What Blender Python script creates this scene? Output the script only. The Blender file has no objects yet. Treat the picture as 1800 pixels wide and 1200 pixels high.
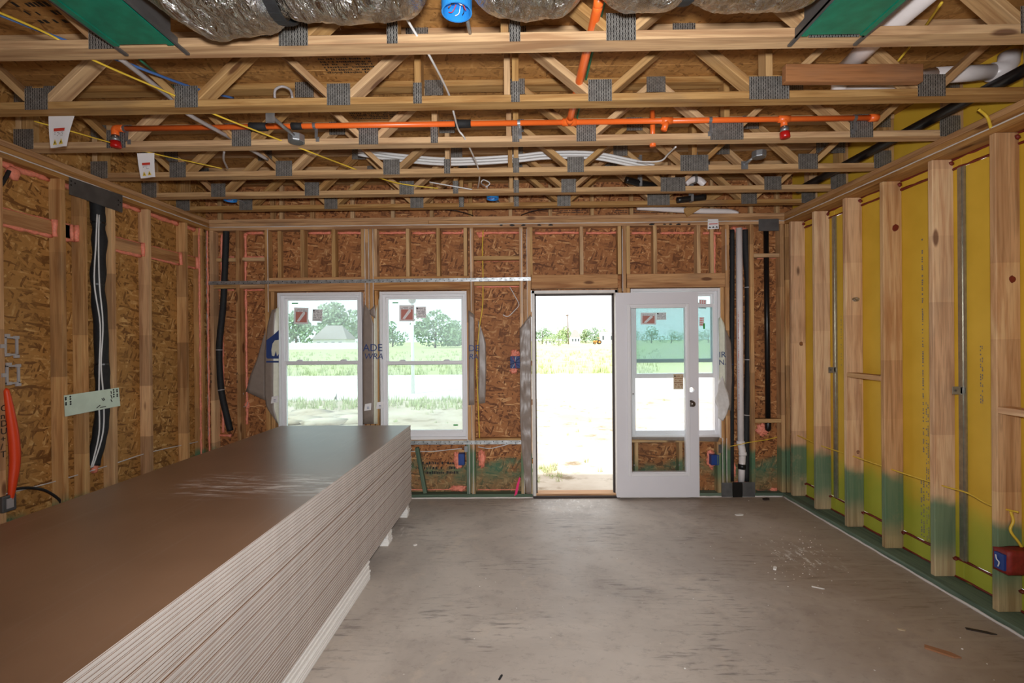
import bpy, bmesh, math, random
from mathutils import Vector, Matrix, noise
random.seed(7)
D = bpy.data; SC = bpy.context.scene; COL = SC.collection
PI = math.pi
# ------------------------------------------------------------------ camera
F = 832.0                      # focal length in pixels of the 1800x1200 frame
CAM = Vector((0, 0, 1.61))
ROT = Matrix.Rotation(.012, 3, 'Z') @ Matrix.Rotation(PI/2-.0024, 3, 'X') @ Matrix.Rotation(-.009, 3, 'Z')
cd = D.cameras.new('camera'); co = D.objects.new('camera', cd); COL.objects.link(co)
cd.sensor_fit = 'HORIZONTAL'; cd.sensor_width = 36; cd.lens = 36*F/1800; cd.clip_start = .05; cd.clip_end = 2000
co.matrix_world = Matrix.Translation(CAM) @ ROT.to_4x4()
SC.camera = co
# ------------------------------------------------------------------ world, sun, flash, exposure
SC.view_settings.view_transform = 'Standard'; SC.view_settings.look = 'None'
SC.view_settings.gamma = 1; SC.view_settings.use_curve_mapping = False
SC.view_settings.exposure = 0.0
W = D.worlds.new('sky'); SC.world = W; W.use_nodes = True
W.node_tree.nodes['Background'].inputs[0].default_value = (.93, .97, 1, 1)
W.node_tree.nodes['Background'].inputs[1].default_value = 2.2
sl = D.lights.new('sun', 'SUN'); sl.energy = 6; sl.angle = .02; sl.color = (1, .96, .88)
so = D.objects.new('sun', sl); COL.objects.link(so)
so.rotation_euler = Vector((.5, .45, -1)).normalized().to_track_quat('-Z', 'Y').to_euler()
fl = D.lights.new('camera_flash', 'SPOT'); fl.energy = 440; fl.spot_size = math.radians(140); fl.spot_blend = 1
fl.shadow_soft_size = .05; fl.color = (.98, .985, 1)
fo = D.objects.new('camera_flash', fl); COL.objects.link(fo)
fo.location = (.03, -.02, 1.76); fo.rotation_euler = (PI/2+.06, 0, 0)
SC.cycles.max_bounces = 8; SC.cycles.diffuse_bounces = 4; SC.cycles.transparent_max_bounces = 16
SC.cycles.sample_clamp_indirect = 6

def P(x, y, X=None, Y=None, Z=None):
    d = ROT @ Vector(((x-900)/F, -(y-600)/F, -1))
    if Y is not None: t = (Y-CAM.y)/d.y
    elif X is not None: t = (X-CAM.x)/d.x
    else: t = (Z-CAM.z)/d.z
    return CAM + d*t
# ------------------------------------------------------------------ dimensions of the room
YB = 4.84          # room face of the back studs
XR = 2.72          # room face of the right studs
XL = -3.17         # room face of the left studs
DB, DL, DR = .095, .089, .14      # stud depths
ZP = 2.88          # top of the plates, underside of the trusses
ZS = ZP-3*.038     # top of the studs
ZD = ZP+.40        # underside of the deck
YN = -3.2          # where the room goes on behind the photographer
# ------------------------------------------------------------------ helpers
def srgb(r, g, b):
    f = lambda c: c/12.92 if c <= .04045 else ((c+.055)/1.055)**2.4
    return (f(r/255), f(g/255), f(b/255), 1)
class G:
    def __init__(s, name):
        s.m = D.materials.new(name); s.m.use_nodes = True; s.t = s.m.node_tree
        s.b = s.t.nodes['Principled BSDF']; s.out = s.t.nodes['Material Output']
    def n(s, ty, ins=None, **at):
        nd = s.t.nodes.new('ShaderNode'+ty)
        for k, v in at.items(): setattr(nd, k, v)
        for k, v in (ins or {}).items(): s.set(nd.inputs[k], v)
        return nd
    def set(s, sock, v):
        if isinstance(v, bpy.types.NodeSocket): s.t.links.new(v, sock)
        elif isinstance(v, bpy.types.Node): s.t.links.new(v.outputs[0], sock)
        else: sock.default_value = v
    def mix(s, f, a, b, blend='MIX'):
        nd = s.t.nodes.new('ShaderNodeMix'); nd.data_type = 'RGBA'; nd.blend_type = blend
        s.set(nd.inputs[0], f); s.set(nd.inputs[6], a); s.set(nd.inputs[7], b); return nd.outputs[2]
    def math(s, op, a, b=0., c=0., clamp=False):
        nd = s.t.nodes.new('ShaderNodeMath'); nd.operation = op; nd.use_clamp = clamp
        s.set(nd.inputs[0], a); s.set(nd.inputs[1], b); s.set(nd.inputs[2], c); return nd.outputs[0]
    def vmath(s, op, a, b):
        nd = s.t.nodes.new('ShaderNodeVectorMath'); nd.operation = op
        s.set(nd.inputs[0], a); s.set(nd.inputs[1], b); return nd.outputs[0]
    def map(s, v, scale=(1, 1, 1), rot=(0, 0, 0), loc=(0, 0, 0)):
        return s.n('Mapping', {'Vector': v, 'Scale': scale, 'Rotation': rot, 'Location': loc}).outputs[0]
    def noise(s, v, scale=1., detail=3., rough=.5, dist=0.):
        return s.n('TexNoise', {'Vector': v, 'Scale': scale, 'Detail': detail, 'Roughness': rough, 'Distortion': dist}).outputs['Fac']
    def ramp(s, f, *stops):
        nd = s.n('ValToRGB', {'Fac': f}); e = nd.color_ramp.elements
        while len(e) < len(stops): e.new(.5)
        for i, (p, c) in enumerate(stops):
            e[i].position = p; e[i].color = c if isinstance(c, tuple) else (c, c, c, 1)
        return nd.outputs[0]
    def sstep(s, f, lo, hi):
        nd = s.n('MapRange', {'Value': f, 'From Min': lo, 'From Max': hi}, interpolation_type='SMOOTHSTEP'); return nd.outputs[0]
    def bump(s, h, strength=.3, dist=.01):
        s.set(s.b.inputs['Normal'], s.n('Bump', {'Height': h, 'Strength': strength, 'Distance': dist}).outputs[0])
    def p(s, **k):
        for a, v in k.items(): s.set(s.b.inputs[a.replace('_', ' ')], v)
        return s
    def objc(s, rnd=True):
        c = s.n('TexCoord').outputs['Object']
        if rnd:
            r = s.n('ObjectInfo').outputs['Random']
            c = s.vmath('ADD', c, s.n('CombineXYZ', {0: s.math('MULTIPLY', r, 37.), 1: s.math('MULTIPLY', r, 53.), 2: s.math('MULTIPLY', r, 71.)}).outputs[0])
        return c
    def wpos(s): return s.n('NewGeometry').outputs['Position']
def plain(name, c, rough=.6, metal=0., spec=.5, var=0., bump=0., scale=30.):
    g = G(name); col = c
    if var:
        f = g.noise(g.objc(False), scale, 4)
        col = g.mix(g.sstep(f, .3, .7), tuple(x*(1-var) for x in c[:3])+(1,), tuple(min(1, x*(1+var)) for x in c[:3])+(1,))
        if bump: g.bump(f, bump, .004)
    g.p(Base_Color=col, Roughness=rough, Metallic=metal, Specular_IOR_Level=spec); return g.m
GREEN = srgb(46, 112, 86)
def overspray(g, col, h=.5, amt=.85, lo=.25, hi=.62):
    w = g.wpos(); z = g.n('SeparateXYZ', {0: w}).outputs[2]
    nz = g.noise(g.map(w, (1, 1, 1)), 2.2, 3, .6)
    f = g.sstep(g.math('ADD', z, g.math('MULTIPLY', nz, -.42)), h-.17, h-.27)
    f = g.math('MULTIPLY', f, g.sstep(g.noise(w, 5., 4, .7), lo, hi))
    f = g.math('MULTIPLY', f, g.math('ADD', .4, g.math('MULTIPLY', g.sstep(g.math('ADD', z, g.math('MULTIPLY', nz, .2)), .16, .4), .6)))
    return g.mix(g.math('MULTIPLY', f, amt), col, GREEN)
def lumber(name, base, dark, seg=0., green=0., rough=.72, knots=True, grey=.25):
    g = G(name); c = g.objc(); info = g.n('ObjectInfo').outputs['Random']
    n1 = g.noise(g.map(c, (1.3, 20, 20)), 1, 4, .55, .8)
    n2 = g.noise(g.map(c, (5, 130, 130)), 1, 2)
    col = g.mix(g.sstep(n1, .38, .72), base, dark)
    col = g.mix(g.math('MULTIPLY', g.sstep(n2, .45, .75), .35), col, tuple(x*.55 for x in dark[:3])+(1,))
    st = g.noise(g.map(c, (2., 6, 6)), 1, 3)
    col = g.mix(g.math('MULTIPLY', g.sstep(st, .56, .75), grey), col, srgb(120, 105, 90))
    if knots:
        v = g.n('TexVoronoi', {'Vector': g.map(c, (2.3, 7, 7)), 'Scale': 1.})
        kd = g.sstep(v.outputs['Distance'], .17, .09)
        kd = g.math('MULTIPLY', kd, g.sstep(g.n('SeparateColor', {0: v.outputs['Color']}).outputs[0], .55, .6))
        col = g.mix(g.math('MULTIPLY', kd, .85), col, srgb(92, 52, 28))
    if seg:
        x = g.n('SeparateXYZ', {0: c}).outputs[0]
        s1 = g.math('FLOOR', g.math('MULTIPLY', x, 2.3))
        wn = g.n('TexWhiteNoise', {'W': g.math('ADD', s1, g.math('MULTIPLY', info, 91.))}, noise_dimensions='1D').outputs['Value']
        col = g.mix(seg, col, g.ramp(wn, (0., (.22, .16, .11, 1)), (.5, (.55, .5, .45, 1)), (1., (.95, .9, .82, 1))), 'OVERLAY')
    br = g.n('HueSaturation', {'Color': col, 'Value': g.math('ADD', .84, g.math('MULTIPLY', info, .3)), 'Saturation': g.math('ADD', 1.06, g.math('MULTIPLY', info, -.2))}).outputs[0]
    if green: br = overspray(g, br, green, .8, .1, .45)
    g.p(Base_Color=br, Roughness=rough, Specular_IOR_Level=.3); g.bump(n2, .12, .002); return g.m
def osb(name, dk, md, lt, green=0., con=1.):
    g = G(name); c = g.objc(False)
    nv = g.n('VectorMath', {0: g.n('TexNoise', {'Vector': c, 'Scale': 9., 'Detail': 2.}).outputs['Color'], 'Scale': .025}, operation='SCALE').outputs[0]
    c = g.vmath('ADD', c, nv)
    prev = None
    for i, (a, sx, sy, th) in enumerate(((.3, 9, 30, 0), (1.35, 9, 40, .4), (2.2, 11, 46, .45), (2.75, 10, 38, .5), (.8, 12, 56, .55), (1.9, 13, 62, .6), (.1, 12, 70, .7))):
        v = g.n('TexVoronoi', {'Vector': g.map(g.map(c, (1, 1, 1), (0, 0, a), (i*3.7, i*1.3, 0)), (sx, sy, 1)), 'Scale': 1., 'Randomness': 1.}, voronoi_dimensions='2D')
        sc = g.n('SeparateColor', {0: v.outputs['Color']})
        sh = g.math('ADD', sc.outputs[0], g.math('MULTIPLY', v.outputs['Distance'], -.22))
        if prev is None: prev = sh
        else:
            nd = g.n('Mix', {0: g.math('GREATER_THAN', sc.outputs[1], th), 2: prev, 3: sh}); prev = nd.outputs[0]
    fine = g.noise(g.map(c, (60, 60, 1)), 1, 3)
    val = g.math('ADD', g.math('MULTIPLY_ADD', prev, con, (1-con)*.5), g.math('MULTIPLY', g.math('SUBTRACT', fine, .5), .35))
    col = g.ramp(val, (0., dk), (.3, md), (.72, tuple(min(1, x*1.12) for x in md[:3])+(1,)), (.97, lt))
    big = g.noise(c, 1.6, 2)
    col = g.mix(g.math('MULTIPLY', g.sstep(big, .4, .7), .3), col, tuple(x*.6 for x in md[:3])+(1,))
    if green: col = overspray(g, col, green, .75)
    g.p(Base_Color=col, Roughness=.68, Specular_IOR_Level=.35); g.bump(prev, .25, .003); return g.m
M = {}
M['truss'] = lumber('truss_pine', srgb(194, 154, 102), srgb(154, 110, 64), grey=.35)
M['stud'] = lumber('stud_pine', srgb(198, 156, 108), srgb(158, 112, 70), seg=.42, green=.5, grey=.35)
M['studr'] = lumber('stud_pine_right', srgb(214, 172, 126), srgb(176, 128, 84), seg=.26, green=.56, grey=.2)
M['cripple'] = lumber('cripple_pine', srgb(204, 164, 112), srgb(160, 116, 72), green=.42)
M['header'] = lumber('header_pine', srgb(196, 146, 92), srgb(152, 100, 56))
M['plate'] = lumber('plate_pine', srgb(190, 142, 88), srgb(142, 96, 54), grey=.35)
M['greenwood'] = lumber('green_treated_pine', srgb(98, 116, 96), srgb(68, 86, 70), knots=False)
M['brownwood'] = lumber('brown_board', srgb(160, 106, 62), srgb(120, 74, 40))
M['osb'] = osb('osb_wall', srgb(100, 58, 30), srgb(160, 104, 60), srgb(218, 170, 116), green=.36, con=.96)
M['osbl'] = osb('osb_left_wall', srgb(116, 76, 36), srgb(172, 124, 66), srgb(220, 178, 116), green=.46, con=.92)
M['deck'] = osb('osb_deck', srgb(120, 80, 40), srgb(172, 124, 68), srgb(206, 162, 102), con=.75)
M['foam'] = plain('pink_foam', srgb(232, 138, 112), .55, var=.12, bump=.6, scale=60)
M['seal'] = plain('red_sealant', srgb(112, 34, 24), .5, var=.2)
M['bead'] = plain('white_bead', srgb(214, 206, 200), .6)
M['galv'] = plain('galvanised_steel', srgb(150, 152, 154), .42, .75, var=.18, scale=18)
M['galvdark'] = plain('dull_steel_plate', srgb(112, 112, 112), .5, .7, var=.15, scale=10)
M['palesteel'] = plain('pale_steel_plate', srgb(198, 206, 190), .4, .25, var=.06, scale=8)
M['channel'] = plain('steel_channel', srgb(160, 158, 146), .3, .8, var=.1)
M['white'] = plain('white_vinyl', srgb(222, 220, 222), .35)
M['doorwhite'] = plain('door_paint', srgb(216, 213, 217), .38, var=.015, scale=4)
M['jamb'] = plain('primed_jamb', srgb(214, 208, 202), .5, var=.06, scale=10)
M['dark'] = plain('dark_weatherstrip', srgb(48, 36, 32), .6)
M['black'] = plain('black_plastic', srgb(20, 20, 21), .35, var=.2)
M['foamblack'] = plain('black_foam_sleeve', srgb(26, 26, 27), .75, var=.25, bump=.3, scale=40)
M['pvc'] = plain('white_pvc', srgb(226, 218, 216), .3, var=.03, scale=6)
M['pex'] = plain('white_tubing', srgb(212, 210, 208), .35)
M['orange'] = plain('orange_cpvc', srgb(238, 108, 42), .32)
M['orange2'] = plain('orange_conduit', srgb(226, 66, 16), .45)
M['redcap'] = plain('red_cap', srgb(176, 22, 20), .3)
M['bronze'] = plain('bronze', srgb(122, 112, 106), .32, .85)
M['blue'] = plain('blue_box', srgb(40, 132, 206), .45)
M['navy'] = plain('navy_box', srgb(32, 62, 128), .45)
M['red'] = plain('fire_putty', srgb(128, 32, 24), .6, var=.15, bump=.4, scale=40)
M['yellow'] = plain('yellow_cable', srgb(222, 186, 60), .45)
M['bluetube'] = plain('blue_tubing', srgb(70, 112, 176), .4)
M['greytube'] = plain('grey_conduit', srgb(168, 160, 158), .5)
M['greenline'] = plain('green_line', srgb(30, 120, 86), .5)
M['ink'] = plain('black_ink', srgb(28, 24, 24), .7)
M['inkblue'] = plain('blue_print', srgb(34, 58, 112), .6)
M['inkred'] = plain('red_print', srgb(196, 60, 44), .6)
M['inkyellow'] = plain('yellow_print', srgb(222, 190, 60), .6)
M['inkgrey'] = plain('grey_print', srgb(120, 112, 112), .6)
M['inkgreen'] = plain('green_tape', srgb(40, 150, 60), .6)
M['pink'] = plain('pink_marker', srgb(228, 40, 110), .6)
M['paper'] = plain('white_paper', srgb(226, 222, 222), .7)
M['salmon'] = plain('salmon_print', srgb(190, 120, 108), .7)
M['tan'] = plain('tan_label', srgb(196, 176, 146), .7)
M['gyp_edge'] = plain('gypsum_edge_paper', srgb(200, 191, 184), .7, var=.05, scale=12)
M['crumb'] = plain('gypsum_crumb', srgb(232, 228, 222), .8)
M['wrapback'] = plain('grey_house_wrap', srgb(134, 120, 110), .38, var=.05, bump=.2, scale=25)
M['wrapfront'] = plain('cream_house_wrap', srgb(206, 204, 184), .4, var=.04)
M['wrapclear'] = plain('white_plastic_film', srgb(214, 210, 206), .25, var=.05)
M['greenfilm'] = plain('green_film', srgb(10, 112, 88), .2, var=.15, bump=.2, scale=14)
def yellow_sheathing():
    g = G('yellow_sheathing'); c = g.objc(False)
    col = g.mix(g.sstep(g.noise(c, 3., 3), .3, .7), srgb(210, 168, 48), srgb(222, 180, 58))
    w = g.wpos(); z = g.n('SeparateXYZ', {0: w}).outputs[2]
    f = g.sstep(g.math('ADD', z, g.math('MULTIPLY', g.noise(w, 2.6, 2), -.5)), .36, .1)
    col = g.mix(g.math('MULTIPLY', f, .6), col, srgb(120, 168, 52))
    g.p(Base_Color=col, Roughness=.55); return g.m
M['yel'] = yellow_sheathing()
def connector():
    g = G('toothed_connector_plate'); c = g.n('TexCoord').outputs['Object']; s = g.n('SeparateXYZ', {0: c})
    cx = g.math('DIVIDE', s.outputs[0], .0125); cl = g.math('FLOOR', cx)
    u = g.math('ABSOLUTE', g.math('SUBTRACT', g.math('FRACT', cx), .5))
    v = g.math('ABSOLUTE', g.math('SUBTRACT', g.math('FRACT', g.math('ADD', g.math('DIVIDE', s.outputs[1], .02), g.math('MULTIPLY', g.math('MODULO', cl, 2.), .5))), .5))
    f = g.math('MULTIPLY', g.math('LESS_THAN', u, .26), g.math('LESS_THAN', v, .3))
    hi = g.math('MULTIPLY', g.math('LESS_THAN', g.math('ABSOLUTE', g.math('SUBTRACT', u, .32)), .07), g.math('LESS_THAN', v, .36))
    b = g.mix(g.sstep(g.noise(c, 30., 3), .3, .7), srgb(100, 97, 92), srgb(140, 137, 131))
    b = g.mix(g.math('MULTIPLY', f, .8), b, srgb(38, 34, 32)); b = g.mix(g.math('MULTIPLY', hi, .7), b, srgb(214, 208, 200))
    g.p(Base_Color=b, Roughness=.45, Metallic=.55); g.bump(g.math('SUBTRACT', hi, f), .6, .002); return g.m
M['plateconn'] = connector()
def strapmat():
    g = G('punched_strap'); c = g.n('TexCoord').outputs['Object']; s = g.n('SeparateXYZ', {0: c})
    u = g.math('SUBTRACT', g.math('FRACT', g.math('DIVIDE', s.outputs[0], .045)), .5)
    yy = g.math('SUBTRACT', g.math('DIVIDE', s.outputs[1], .045), g.math('MULTIPLY', g.math('SIGN', g.math('SINE', g.math('MULTIPLY', s.outputs[0], 70.))), .18))
    d = g.math('SQRT', g.math('ADD', g.math('MULTIPLY', u, u), g.math('MULTIPLY', yy, yy)))
    b = g.mix(g.sstep(g.noise(c, 20., 3), .3, .7), srgb(150, 152, 152), srgb(196, 200, 202))
    g.p(Base_Color=g.mix(g.math('LESS_THAN', d, .1), b, srgb(30, 28, 26)), Roughness=.36, Metallic=.7); return g.m
M['strap'] = strapmat()
def foil():
    g = G('crinkled_foil'); c = g.objc(False)
    n = g.noise(g.map(c, (26, 9, 9)), 1, 5, .6, 1.2)
    g.p(Base_Color=srgb(196, 194, 190), Metallic=1., Roughness=g.math('ADD', .1, g.math('MULTIPLY', n, .2))); g.bump(n, 1., .05); return g.m
M['foil'] = foil()
def concrete():
    g = G('bare_concrete_floor'); c = g.wpos()
    a = g.noise(c, .9, 5, .6, .6); b = g.noise(c, 4.5, 5, .65); d = g.noise(c, 60., 3)
    col = g.mix(g.sstep(a, .34, .66), srgb(194, 182, 170), srgb(170, 158, 147))
    col = g.mix(g.math('MULTIPLY', g.sstep(b, .5, .75), .4), col, srgb(140, 130, 124))
    f2 = g.noise(g.map(c, (14, 22, 1), (0, 0, .4)), 1, 6, .75)
    col = g.mix(g.math('MULTIPLY', g.sstep(f2, .52, .7), .38), col, srgb(112, 102, 96))
    col = g.mix(g.math('MULTIPLY', g.sstep(g.noise(c, 2.6, 5, .7, 1.), .55, .7), .35), col, srgb(206, 188, 168))
    s = g.noise(g.map(c, (5, 38, 1), (0, 0, .5)), 1, 5, .65)
    col = g.mix(g.math('MULTIPLY', g.math('MULTIPLY', g.sstep(s, .52, .66), g.sstep(g.noise(c, 1.4, 2), .48, .6)), .6), col, srgb(86, 80, 78))
    x = g.n('SeparateXYZ', {0: c})
    edge = g.sstep(g.math('ADD', x.outputs[0], g.math('MULTIPLY', g.math('SUBTRACT', a, .5), 1.6)), 1.35, 2.3)
    col = g.mix(g.math('MULTIPLY', edge, .55), col, srgb(140, 116, 92))
    arc = g.n('TexWave', {'Vector': g.map(c, (1, 1, 1), loc=(-3.6, -1.6, 0)), 'Scale': 1.5, 'Distortion': 2.5, 'Detail': 2.}, wave_type='RINGS').outputs['Fac']
    col = g.mix(g.math('MULTIPLY', g.math('MULTIPLY', g.sstep(arc, .93, 1.), edge), .4), col, srgb(176, 160, 142))
    for (px, py, r) in ((1395, 968, .3), (1425, 985, .28), (700, 935, .2), (1000, 880, .6)):
        q = P(px, py, Z=0)
        dd = g.n('VectorMath', {0: c, 1: tuple(q)}, operation='DISTANCE').outputs['Value']
        m = g.math('MULTIPLY', g.sstep(dd, r, r*.2), g.sstep(g.noise(g.map(c, (22, 9, 1), (0, 0, -.6)), 1, 5, .7), .52, .66))
        col = g.mix(g.math('MULTIPLY', m, .75), col, srgb(222, 216, 208))
    sp = g.n('TexVoronoi', {'Vector': c, 'Scale': 9.}); keep = g.n('SeparateColor', {0: sp.outputs['Color']}).outputs[0]
    col = g.mix(g.math('MULTIPLY', g.sstep(sp.outputs['Distance'], .05, .03), g.math('GREATER_THAN', keep, .6)), col, srgb(206, 198, 186))
    g.p(Base_Color=col, Roughness=g.math('ADD', .36, g.math('MULTIPLY', b, .4)), Specular_IOR_Level=.5); g.bump(d, .08, .003); return g.m
M['concrete'] = concrete()
def brownpaper(name, chalk):
    g = G(name); c = g.objc(False)
    col = g.mix(g.sstep(g.noise(c, 1.5, 4), .3, .7), srgb(138, 106, 82), srgb(124, 94, 72))
    s = g.noise(g.map(c, (34, 1.2, 1)), 1, 4)
    col = g.mix(g.math('MULTIPLY', g.sstep(s, .55, .75), .3), col, srgb(150, 126, 108))
    if chalk:
        y = g.n('SeparateXYZ', {0: c}); w = g.noise(c, 2.2, 3)
        band = g.math('ABSOLUTE', g.math('SUBTRACT', g.math('ADD', y.outputs[1], g.math('MULTIPLY', w, .3)), .18))
        m = g.math('MULTIPLY', g.sstep(band, .26, .02), g.sstep(g.noise(g.map(c, (4, 26, 1), (0, 0, .08)), 1, 5, .7), .46, .66))
        m = g.math('MULTIPLY', m, g.sstep(y.outputs[0], -.3, -.1))
        col = g.mix(g.math('MULTIPLY', m, .85), col, srgb(226, 214, 204))
    g.p(Base_Color=col, Roughness=.34, Specular_IOR_Level=.6); return g.m
M['gyp_face'] = brownpaper('brown_gypsum_paper', False); M['gyp_top'] = brownpaper('brown_gypsum_paper_chalky', True)
def pane(name, tint, haze, gl=.05):
    g = G(name); t = g.t
    tr = g.n('BsdfTransparent', {0: tint}); gs = g.n('BsdfGlossy', {0: (1, 1, 1, 1), 'Roughness': .02})
    fr = g.n('LayerWeight', {0: .25}).outputs['Fresnel']
    m1 = g.n('MixShader', {0: g.math('MULTIPLY', fr, .5), 1: tr.outputs[0], 2: gs.outputs[0]})
    last = m1
    if haze:
        tl = g.n('BsdfTranslucent', {0: (.9, .95, 1, 1)})
        sm = g.noise(g.map(g.objc(False), (1.2, 1, 2.5)), 1, 3, .5, .4)
        last = g.n('MixShader', {0: g.math('MULTIPLY', g.sstep(sm, .2, .8), haze), 1: m1.outputs[0], 2: tl.outputs[0]})
    t.links.new(last.outputs[0], g.out.inputs[0]); return g.m
M['pane'] = pane('tinted_window_glass', (.71, .80, .795, 1), .22)
M['doorglass'] = pane('door_glass', (.96, .975, .975, 1), .02)
def leaves(name, a, b):
    g = G(name); r = g.n('NewGeometry').outputs['Random Per Island']
    g.p(Base_Color=g.mix(r, a, b), Roughness=.7); return g.m
M['leafdark'] = leaves('leaves_dark', srgb(112, 138, 106), srgb(152, 176, 140))
M['leaflight'] = leaves('leaves_light', srgb(122, 146, 96), srgb(166, 184, 132))
M['bark'] = plain('bark', srgb(98, 82, 66), .9, var=.2)
def groundmat(name, a, b, c2, s1, s2):
    g = G(name); c = g.wpos(); col = g.mix(g.sstep(g.noise(c, s1, 5, .65), .35, .65), a, b)
    col = g.mix(g.sstep(g.noise(c, s2, 5, .7), .54, .7), col, c2); g.p(Base_Color=col, Roughness=.95, Specular_IOR_Level=.1); return g.m
M['dirt'] = groundmat('pale_dirt', srgb(196, 184, 168), srgb(172, 156, 138), srgb(132, 116, 94), .5, 1.6)
M['road'] = groundmat('pale_road', srgb(214, 210, 204), srgb(206, 202, 196), srgb(198, 194, 186), .3, .8)
M['field'] = groundmat('grass_field', srgb(172, 180, 134), srgb(184, 186, 144), srgb(156, 168, 118), .12, .5)
M['grass'] = leaves('grass_blades', srgb(150, 166, 108), srgb(186, 194, 140))
M['roofgrey'] = plain('grey_roof', srgb(150, 142, 140), .8); M['housewhite'] = plain('white_siding', srgb(226, 224, 222), .7)
M['houseglass'] = plain('dark_house_glass', srgb(70, 80, 90), .2); M['tractor'] = plain('orange_tractor_paint', srgb(216, 140, 60), .5)
M['polewood'] = plain('pole_wood', srgb(120, 104, 92), .9); M['polewhite'] = plain('white_pole', srgb(230, 230, 230), .5)

# ------------------------------------------------------------------ mesh builders
def link(o, parent=None):
    COL.objects.link(o)
    if parent is not None: o.parent = parent
    return o
def tag(o, label=None, cat=None, group=None, kind=None):
    if label: o['label'] = label
    if cat: o['category'] = cat
    if group: o['group'] = group
    if kind: o['kind'] = kind
    return o
def empty(name, loc=(0, 0, 0), rz=0.):
    o = D.objects.new(name, None); o.empty_display_size = .1; COL.objects.link(o); o.location = loc; o.rotation_euler.z = rz; return o
_bc = {}
def cbox(sx, sy, sz, mats, bev=.0025):
    key = (round(sx, 4), round(sy, 4), round(sz, 4), tuple(mats), bev)
    if key in _bc: return _bc[key]
    bm = bmesh.new(); bmesh.ops.create_cube(bm, size=1)
    for v in bm.verts: v.co = Vector((v.co.x*sx, v.co.y*sy, v.co.z*sz))
    b = min(bev, .3*min(sx, sy, sz))
    if b > 0: bmesh.ops.bevel(bm, geom=bm.edges[:], offset=b, segments=1, affect='EDGES')
    me = D.meshes.new('box'); bm.to_mesh(me); bm.free()
    for m in mats: me.materials.append(M[m])
    _bc[key] = me; return me
def basis(x, hint):
    x = Vector(x).normalized(); y = Vector(hint); y = (y-x*y.dot(x)).normalized(); z = x.cross(y)
    return Matrix((x, y, z)).transposed()
def board(name, p0, p1, w, t, mat, parent=None, hint=(0, 1, 0), bev=.0025):
    "a bar from p0 to p1, w wide along hint, t thick; its own x axis runs along the grain"
    p0, p1 = Vector(p0), Vector(p1); me = cbox((p1-p0).length, w, t, (mat,), bev)
    o = D.objects.new(name, me); link(o, parent)
    o.matrix_local = Matrix.Translation((p0+p1)/2) @ basis(p1-p0, hint).to_4x4(); return o
class MB:
    def __init__(s): s.v = []; s.f = []; s.mi = []
    def add(s, vs, fs, mi=0):
        b = len(s.v); s.v += [tuple(v) for v in vs]; s.f += [tuple(b+i for i in f) for f in fs]; s.mi += [mi]*len(fs); return s
    def box(s, x0, x1, y0, y1, z0, z1, mi=0):
        vs = [(x, y, z) for x in (x0, x1) for y in (y0, y1) for z in (z0, z1)]
        return s.add(vs, [(0, 1, 3, 2), (4, 6, 7, 5), (0, 4, 5, 1), (2, 3, 7, 6), (0, 2, 6, 4), (1, 5, 7, 3)], mi)
    def obox(s, c, x, hint, sx, sy, sz, mi=0):
        B = basis(x, hint); c = Vector(c)
        vs = [c+B@Vector((a*sx/2, b*sy/2, d*sz/2)) for a in (-1, 1) for b in (-1, 1) for d in (-1, 1)]
        return s.add(vs, [(0, 1, 3, 2), (4, 6, 7, 5), (0, 4, 5, 1), (2, 3, 7, 6), (0, 2, 6, 4), (1, 5, 7, 3)], mi)
    def tube(s, pts, r, n=8, mi=0, cap=True):
        pts = [Vector(p) for p in pts]; k = len(pts); rs = r if isinstance(r, (list, tuple)) else [r]*k
        vs = []; u = None
        for i in range(k):
            t = (pts[min(i+1, k-1)]-pts[max(i-1, 0)]).normalized()
            if u is None: u = t.orthogonal().normalized()
            u = (u-t*u.dot(t)); u = u.normalized() if u.length > 1e-6 else t.orthogonal().normalized()
            w = t.cross(u)
            vs += [pts[i]+(u*math.cos(2*PI*j/n)+w*math.sin(2*PI*j/n))*rs[i] for j in range(n)]
        fs = [(i*n+j, i*n+(j+1) % n, (i+1)*n+(j+1) % n, (i+1)*n+j) for i in range(k-1) for j in range(n)]
        if cap: fs += [tuple(reversed(range(n))), tuple((k-1)*n+j for j in range(n))]
        return s.add(vs, fs, mi)
    def prism(s, poly, d, mi=0):
        d = Vector(d); poly = [Vector(p) for p in poly]; n = len(poly)
        fs = [tuple(range(n)), tuple(reversed(range(n, 2*n)))]+[(i, n+i, n+(i+1) % n, (i+1) % n) for i in range(n)]
        return s.add(poly+[p+d for p in poly], fs, mi)
    def build(s, name, mats, parent=None, smooth=False, loc=None):
        if isinstance(mats, str): mats = (mats,)
        me = D.meshes.new(name); vs = s.v
        if loc is not None: L = Vector(loc); vs = [tuple(Vector(v)-L) for v in s.v]
        me.from_pydata(vs, [], s.f)
        for m in mats: me.materials.append(M[m])
        me.polygons.foreach_set('material_index', s.mi)
        bm = bmesh.new(); bm.from_mesh(me); bmesh.ops.recalc_face_normals(bm, faces=bm.faces[:]); bm.to_mesh(me); bm.free()
        if smooth: me.shade_smooth() if hasattr(me, 'shade_smooth') else me.polygons.foreach_set('use_smooth', [True]*len(me.polygons))
        me.update(); o = D.objects.new(name, me); link(o, parent)
        if loc is not None: o.location = loc
        return o
def curve(pts, n=6):
    pts = [Vector(p) for p in pts]; out = []
    for i in range(len(pts)-1):
        a, b, c, d = pts[max(i-1, 0)], pts[i], pts[i+1], pts[min(i+2, len(pts)-1)]
        for k in range(n):
            t = k/n; out.append(.5*((2*b)+(c-a)*t+(2*a-5*b+4*c-d)*t*t+(3*b-a-3*c+d)*t**3))
    return out+[pts[-1]]
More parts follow.
